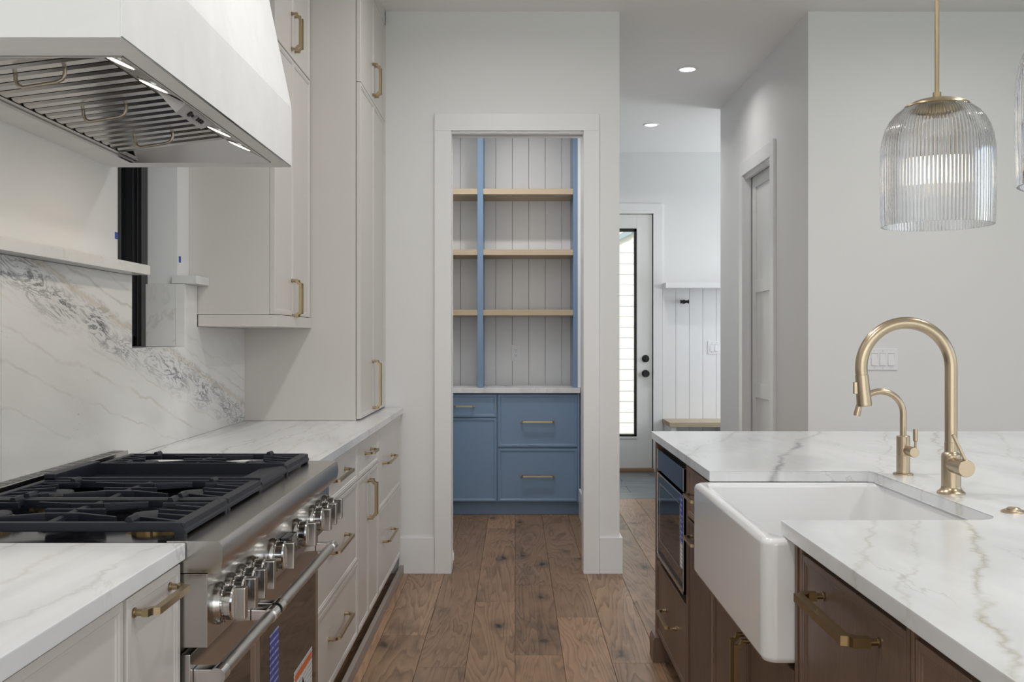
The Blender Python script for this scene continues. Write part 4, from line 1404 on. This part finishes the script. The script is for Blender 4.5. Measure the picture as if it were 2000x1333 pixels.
# cut-out surround for the microwave: dark recess frame
inset_frame(i1, 3.317, 4.028, 0.10, 0.882, 0.012)
d = front(i1, 'drawer', 'X-', IX, 3.330, 4.012, 0.105, 0.400, 'walnut', 0.012, 0.004, own=True)
pull(d, 'X-', IX + 0.003, 3.67, 0.255, 0.24, 'h', 'brass')
part(i1, 'end_panel', MB().box(IX - 0.002, 1.85, 4.030, 4.046, 0.0, 0.882, 0.001), 'walnut', own=True)
mb = MB()
mb.prism([(0.552, 0.0), (0.552, 0.085), (0.560, 0.10), (0.70, 0.10), (0.70, 0.0)], 'Y', 3.955, 4.062, 0.002)
part(i1, 'foot', mb, 'walnut', 'stepped walnut foot block', own=True)
mwv = thing('built_in_microwave', 'built-in dark glass microwave drawer in the far end of the island', 'microwave', (0.60, 3.71, 0.43))
part(mwv, 'control_strip', MB().box(0.567, 0.590, 3.330, 3.945, 0.780, 0.858, 0.001), 'black_glass')
mb = MB()
for a in ((3.330, 3.337, 0.780, 0.858), (3.938, 3.945, 0.780, 0.858)):
    mb.box(0.566, 0.585, a[0], a[1], a[2], a[3], 0.0008)
part(mwv, 'strip_trim', mb, 'stainless')
mdoor = part(mwv, 'door', MB().box(0.567, 0.590, 3.330, 3.945, 0.432, 0.768, 0.001), 'black_glass')
mb = MB()
for a in ((3.330, 3.337, 0.432, 0.768), (3.938, 3.945, 0.432, 0.768), (3.330, 3.945, 0.762, 0.768), (3.330, 3.945, 0.432, 0.446)):
    mb.box(0.5655, 0.585, a[0], a[1], a[2], a[3], 0.0008)
part(mdoor, 'door_trim', mb, 'stainless')
mb = MB()
for a in ((3.404, 3.408, 0.505, 0.730), (3.877, 3.881, 0.505, 0.730), (3.404, 3.881, 0.727, 0.730), (3.404, 3.881, 0.505, 0.508)):
    mb.box(0.5665, 0.58, a[0], a[1], a[2], a[3])
part(mdoor, 'window_bezel', mb, 'stainless')
part(mdoor, 'vent_grille', MB().box(0.5662, 0.58, 3.358, 3.913, 0.450, 0.470), 'rubber')
part(mdoor, 'blue_sticker', MB().box(0.5658, 0.5668, 3.353, 3.392, 0.60, 0.762), 'blue_film', 'blue printed film strip')
part(mdoor, 'white_sticker', MB().box(0.5658, 0.5668, 3.353, 3.392, 0.515, 0.598), 'white_label', 'white printed barcode label')
part(mwv, 'recess', MB().box(0.5905, 0.5955, 3.328, 3.947, 0.405, 0.882), 'dark_gap')

i2 = isl_cab('drawer_cabinet', 'walnut island cabinet with a drawer over a pull-out, left of the sink', 2.905, 3.315)
inset_frame(i2, 2.907, 3.313, 0.10, 0.882, 0.012)
d = front(i2, 'drawer', 'X-', IX, 2.92, 3.302, 0.705, 0.872, 'walnut', 0.012, 0.004, own=True)
pull(d, 'X-', IX + 0.003, 3.110, 0.795, 0.16, 'h', 'brass')
d = front(i2, 'door', 'X-', IX, 2.92, 3.302, 0.105, 0.700, 'walnut', 0.012, 0.004, own=True)
pull(d, 'X-', IX + 0.003, 3.110, 0.660, 0.16, 'h', 'brass')

i3 = isl_cab('sink_cabinet', 'walnut island cabinet with two doors under the apron sink', 2.000, 2.905, 0.612)
mb = MB().box(IX, IX + 0.022, 2.872, 2.903, 0.10, 0.882, 0.001)
part(i3, 'stile', mb, 'walnut', own=True)
mb = MB().box(IX, IX + 0.020, 2.002, 2.036, 0.10, 0.882, 0.001)
mb.box(IX - 0.003, IX, 2.008, 2.018, 0.10, 0.882, 0.001)
part(i3, 'stile', mb, 'walnut', own=True)
for y0, y1, s_ in ((2.045, 2.455, -1), (2.455, 2.868, 1)):
    d = front(i3, 'door', 'X-', IX, y0, y1, 0.105, 0.612, 'walnut', 0.012, 0.004, own=True)
    pull(d, 'X-', IX + 0.003, 2.455 + s_ * 0.028, 0.43, 0.25, 'v', 'dark_brass')
i4 = isl_cab('panel_cabinet', 'walnut appliance panel with a long brass bar handle, right of the sink', 1.440, 2.000)
inset_frame(i4, 1.442, 1.998, 0.10, 0.882, 0.012)
d = front(i4, 'door', 'X-', IX, 1.456, 1.984, 0.105, 0.868, 'walnut', 0.012, 0.004, own=True)
pull(d, 'X-', IX + 0.003, 1.715, 0.815, 0.28, 'h', 'dark_brass', 0.050, 0.016)
i5 = isl_cab('near_cabinet', 'walnut island cabinet in the bottom right corner of the picture', 0.74, 1.440)
inset_frame(i5, 0.742, 1.438, 0.10, 0.882, 0.012)
front(i5, 'door', 'X-', IX, 0.755, 1.424, 0.105, 0.868, 'walnut', 0.012, 0.004, own=True)

# ------------------------------------------------------------------ FAUCETS
def arc(cx, cz, r, a0, a1, n, y):
    return [(cx + r * math.cos(R(a0 + (a1 - a0) * k / n)), y, cz + r * math.sin(R(a0 + (a1 - a0) * k / n))) for k in range(n + 1)]


fx, fy = 1.077, 2.445
ft = thing('kitchen_faucet', 'tall champagne bronze pull-down faucet behind the apron sink', 'faucet', (fx, fy, CT))
part(ft, 'base_ring', MB().lathe([(0.033, CT), (0.033, CT + 0.004), (0.030, CT + 0.006), (0.024, CT + 0.012), (0.0228, CT + 0.018)], (fx, fy, 0), 36, 'Z'), 'champagne')
part(ft, 'body', MB().lathe([(0.0228, CT + 0.016), (0.0228, CT + 0.092), (0.0215, CT + 0.098), (0.0155, CT + 0.103), (0.0155, CT + 0.126), (0.0148, CT + 0.1265)], (fx, fy, 0), 36, 'Z'), 'champagne')
rr_, cz = 0.111, 1.2255
pts = [(fx, fy, CT + 0.125), (fx, fy, 1.13), (fx, fy, 1.19)] + arc(fx - rr_, cz, rr_, 0, 188, 32, fy)
part(ft, 'spout', MB().tube(pts, 0.0148, 24), 'champagne')
e1 = Vector(pts[-1]); dv = (Vector(pts[-1]) - Vector(pts[-2])).normalized()
e2 = e1 + dv * 0.079
hd = part(ft, 'spray_head', MB().tube([e1 - dv * 0.001, e1 + dv * 0.002, e1 + dv * 0.0025, e1 + dv * 0.02, e2 - dv * 0.003, e2], [0.0142, 0.0142, 0.0158, 0.0162, 0.0182, 0.0172], 28), 'champagne')
sd = Vector((-1, 0, 0)); sd = (sd - dv * sd.dot(dv)).normalized()
pb_ = e1 + dv * 0.030
mb = MB()
mb.bar(pb_ + sd * 0.0165 - dv * 0.012, pb_ + sd * 0.019 + dv * 0.018, 0.012, 0.010, 0.012, 0.010, 0.002, up=sd)
part(hd, 'spray_button', mb, 'champagne')
vz = CT + 0.072
part(ft, 'valve', MB().lathe([(0.0190, 0.0), (0.0190, -0.055), (0.0205, -0.0555), (0.0205, -0.084), (0.0195, -0.086)], (fx, fy, vz), 36, 'Y'), 'champagne')
part(ft, 'lever', MB().tube([(fx + 0.003, fy - 0.073, vz + 0.016), (fx - 0.026, fy - 0.070, vz + 0.080)], [0.0042, 0.0046], 14), 'champagne')

gx, gy = 1.089, 2.777
fb = thing('filter_faucet', 'small champagne bronze gooseneck tap behind the tall faucet', 'faucet', (gx, gy, CT))
part(fb, 'base_ring', MB().lathe([(0.027, CT), (0.027, CT + 0.004), (0.024, CT + 0.006)], (gx, gy, 0), 32, 'Z'), 'champagne')
part(fb, 'body', MB().lathe([(0.0182, CT + 0.005), (0.0182, CT + 0.055), (0.0178, CT + 0.0555), (0.0182, CT + 0.056), (0.0182, CT + 0.108), (0.016, CT + 0.110)], (gx, gy, 0), 32, 'Z'), 'champagne')
rr_, cz = 0.064, 1.085
pts = [(gx, gy, CT + 0.108), (gx, gy, 1.05)] + arc(gx - rr_, cz, rr_, 0, 170, 28, gy)
part(fb, 'spout', MB().tube(pts, [0.0088] * 2 + [0.0088] * 29, 20), 'champagne')
e1 = Vector(pts[-1]); dv = (Vector(pts[-1]) - Vector(pts[-2])).normalized()
part(fb, 'nozzle', MB().tube([e1, e1 + dv * 0.016], 0.0093, 20), 'champagne')
vz = CT + 0.070
part(fb, 'valve', MB().lathe([(0.0125, 0.0), (0.0125, -0.030), (0.0140, -0.032), (0.0140, -0.064), (0.0132, -0.066)], (gx + 0.006, gy, vz), 32, 'Y'), 'champagne')
lx, ly = gx + 0.016, gy - 0.046
part(fb, 'lever', MB().tube([(lx, ly, vz + 0.010), (lx, ly, vz + 0.028), (lx, ly, vz + 0.030), (lx, ly, vz + 0.062)], [0.0034, 0.0034, 0.0066, 0.0066], 14), 'champagne')

ab = thing('air_switch', 'round bronze air switch button flush on the island by the faucet', 'button', (1.098, 2.180, CT))
part(ab, 'flange', MB().lathe([(0.0255, CT), (0.0255, CT + 0.003), (0.020, CT + 0.006), (0.015, CT + 0.006)], (1.098, 2.18, 0), 36, 'Z'), 'champagne')
part(ab, 'button', MB().lathe([(0.014, CT + 0.004), (0.014, CT + 0.009), (0.011, CT + 0.011), (0.0, CT + 0.0095)], (1.098, 2.18, 0), 30, 'Z', cap1=False), 'champagne')

# ------------------------------------------------------------------ PENDANTS
NR = 96
SEG = NR * 4


def shade_mesh():
    mb = MB()
    prof = [(0.1575, 0.0), (0.1585, 0.02), (0.1597, 0.07), (0.1605, 0.13), (0.1603, 0.19), (0.159, 0.232), (0.1545, 0.264), (0.147, 0.290), (0.135, 0.315), (0.119, 0.336), (0.099, 0.352), (0.084, 0.360)]

    def ring(r, z, amp):
        out_ = []
        for k in range(SEG):
            a = 2 * PI * k / SEG
            q = r + amp * (abs(math.cos(NR / 2 * a)) - 0.6)
            out_.append((q * math.cos(a), q * math.sin(a), z))
        return out_
    rings = [ring(r, z, 0.0034 * (r / 0.160)) for r, z in prof]
    rings += [ring(r - 0.0058, z - (0.002 if z > 0.2 else 0), 0.0) for r, z in prof[::-1]]
    rv = mb.loops(rings, True, False, False)
    a, b2 = rv[-1], rv[0]
    for i in range(SEG):
        j = (i + 1) % SEG
        mb.b.faces.new((a[i], a[j], b2[j], b2[i]))
    return finish(mb, 'glass_shade', 'fluted_glass', 75)


SHM = shade_mesh()


def pendant(x, y, z0, label):
    p = thing('pendant_light', label, 'lamp', (x, y, z0), 'fluted glass pendants over the island')
    link('glass_shade', SHM, p, (x, y, z0))
    zt = z0 + 0.360
    part(p, 'cap', MB().lathe([(0.094, zt - 0.004), (0.092, zt + 0.001), (0.070, zt + 0.012), (0.040, zt + 0.020), (0.012, zt + 0.023), (0.012, zt + 0.040)], (x, y, 0), 40, 'Z'), 'brass')
    part(p, 'rod', MB().tube([(x, y, zt + 0.03), (x, y, H - 0.02)], 0.0065, 14), 'brass')
    part(p, 'canopy', MB().lathe([(0.065, H), (0.065, H - 0.02), (0.055, H - 0.025)], (x, y, 0), 32, 'Z'), 'brass')
    so = part(p, 'socket', MB().lathe([(0.045, zt - 0.006), (0.045, zt - 0.03), (0.012, zt - 0.034), (0.012, zt - 0.09), (0.017, zt - 0.092), (0.017, zt - 0.150), (0.0, zt - 0.150)], (x, y, 0), 28, 'Z', cap1=False), 'brass')
    zb = zt - 0.150
    mb = MB().lathe([(0.012, zb), (0.020, zb - 0.012), (0.026, zb - 0.035), (0.026, zb - 0.062), (0.018, zb - 0.078), (0.0, zb - 0.083)], (x, y, 0), 28, 'Z', cap1=False)
    part(p, 'bulb', mb, 'bulb_glow')


pendant(1.266, 2.97, 1.636, 'fluted glass dome pendant on a brass rod, the whole one at right')
pendant(1.266, 2.15, 1.636, 'fluted glass pendant cut off by the right picture edge, nearest to us')
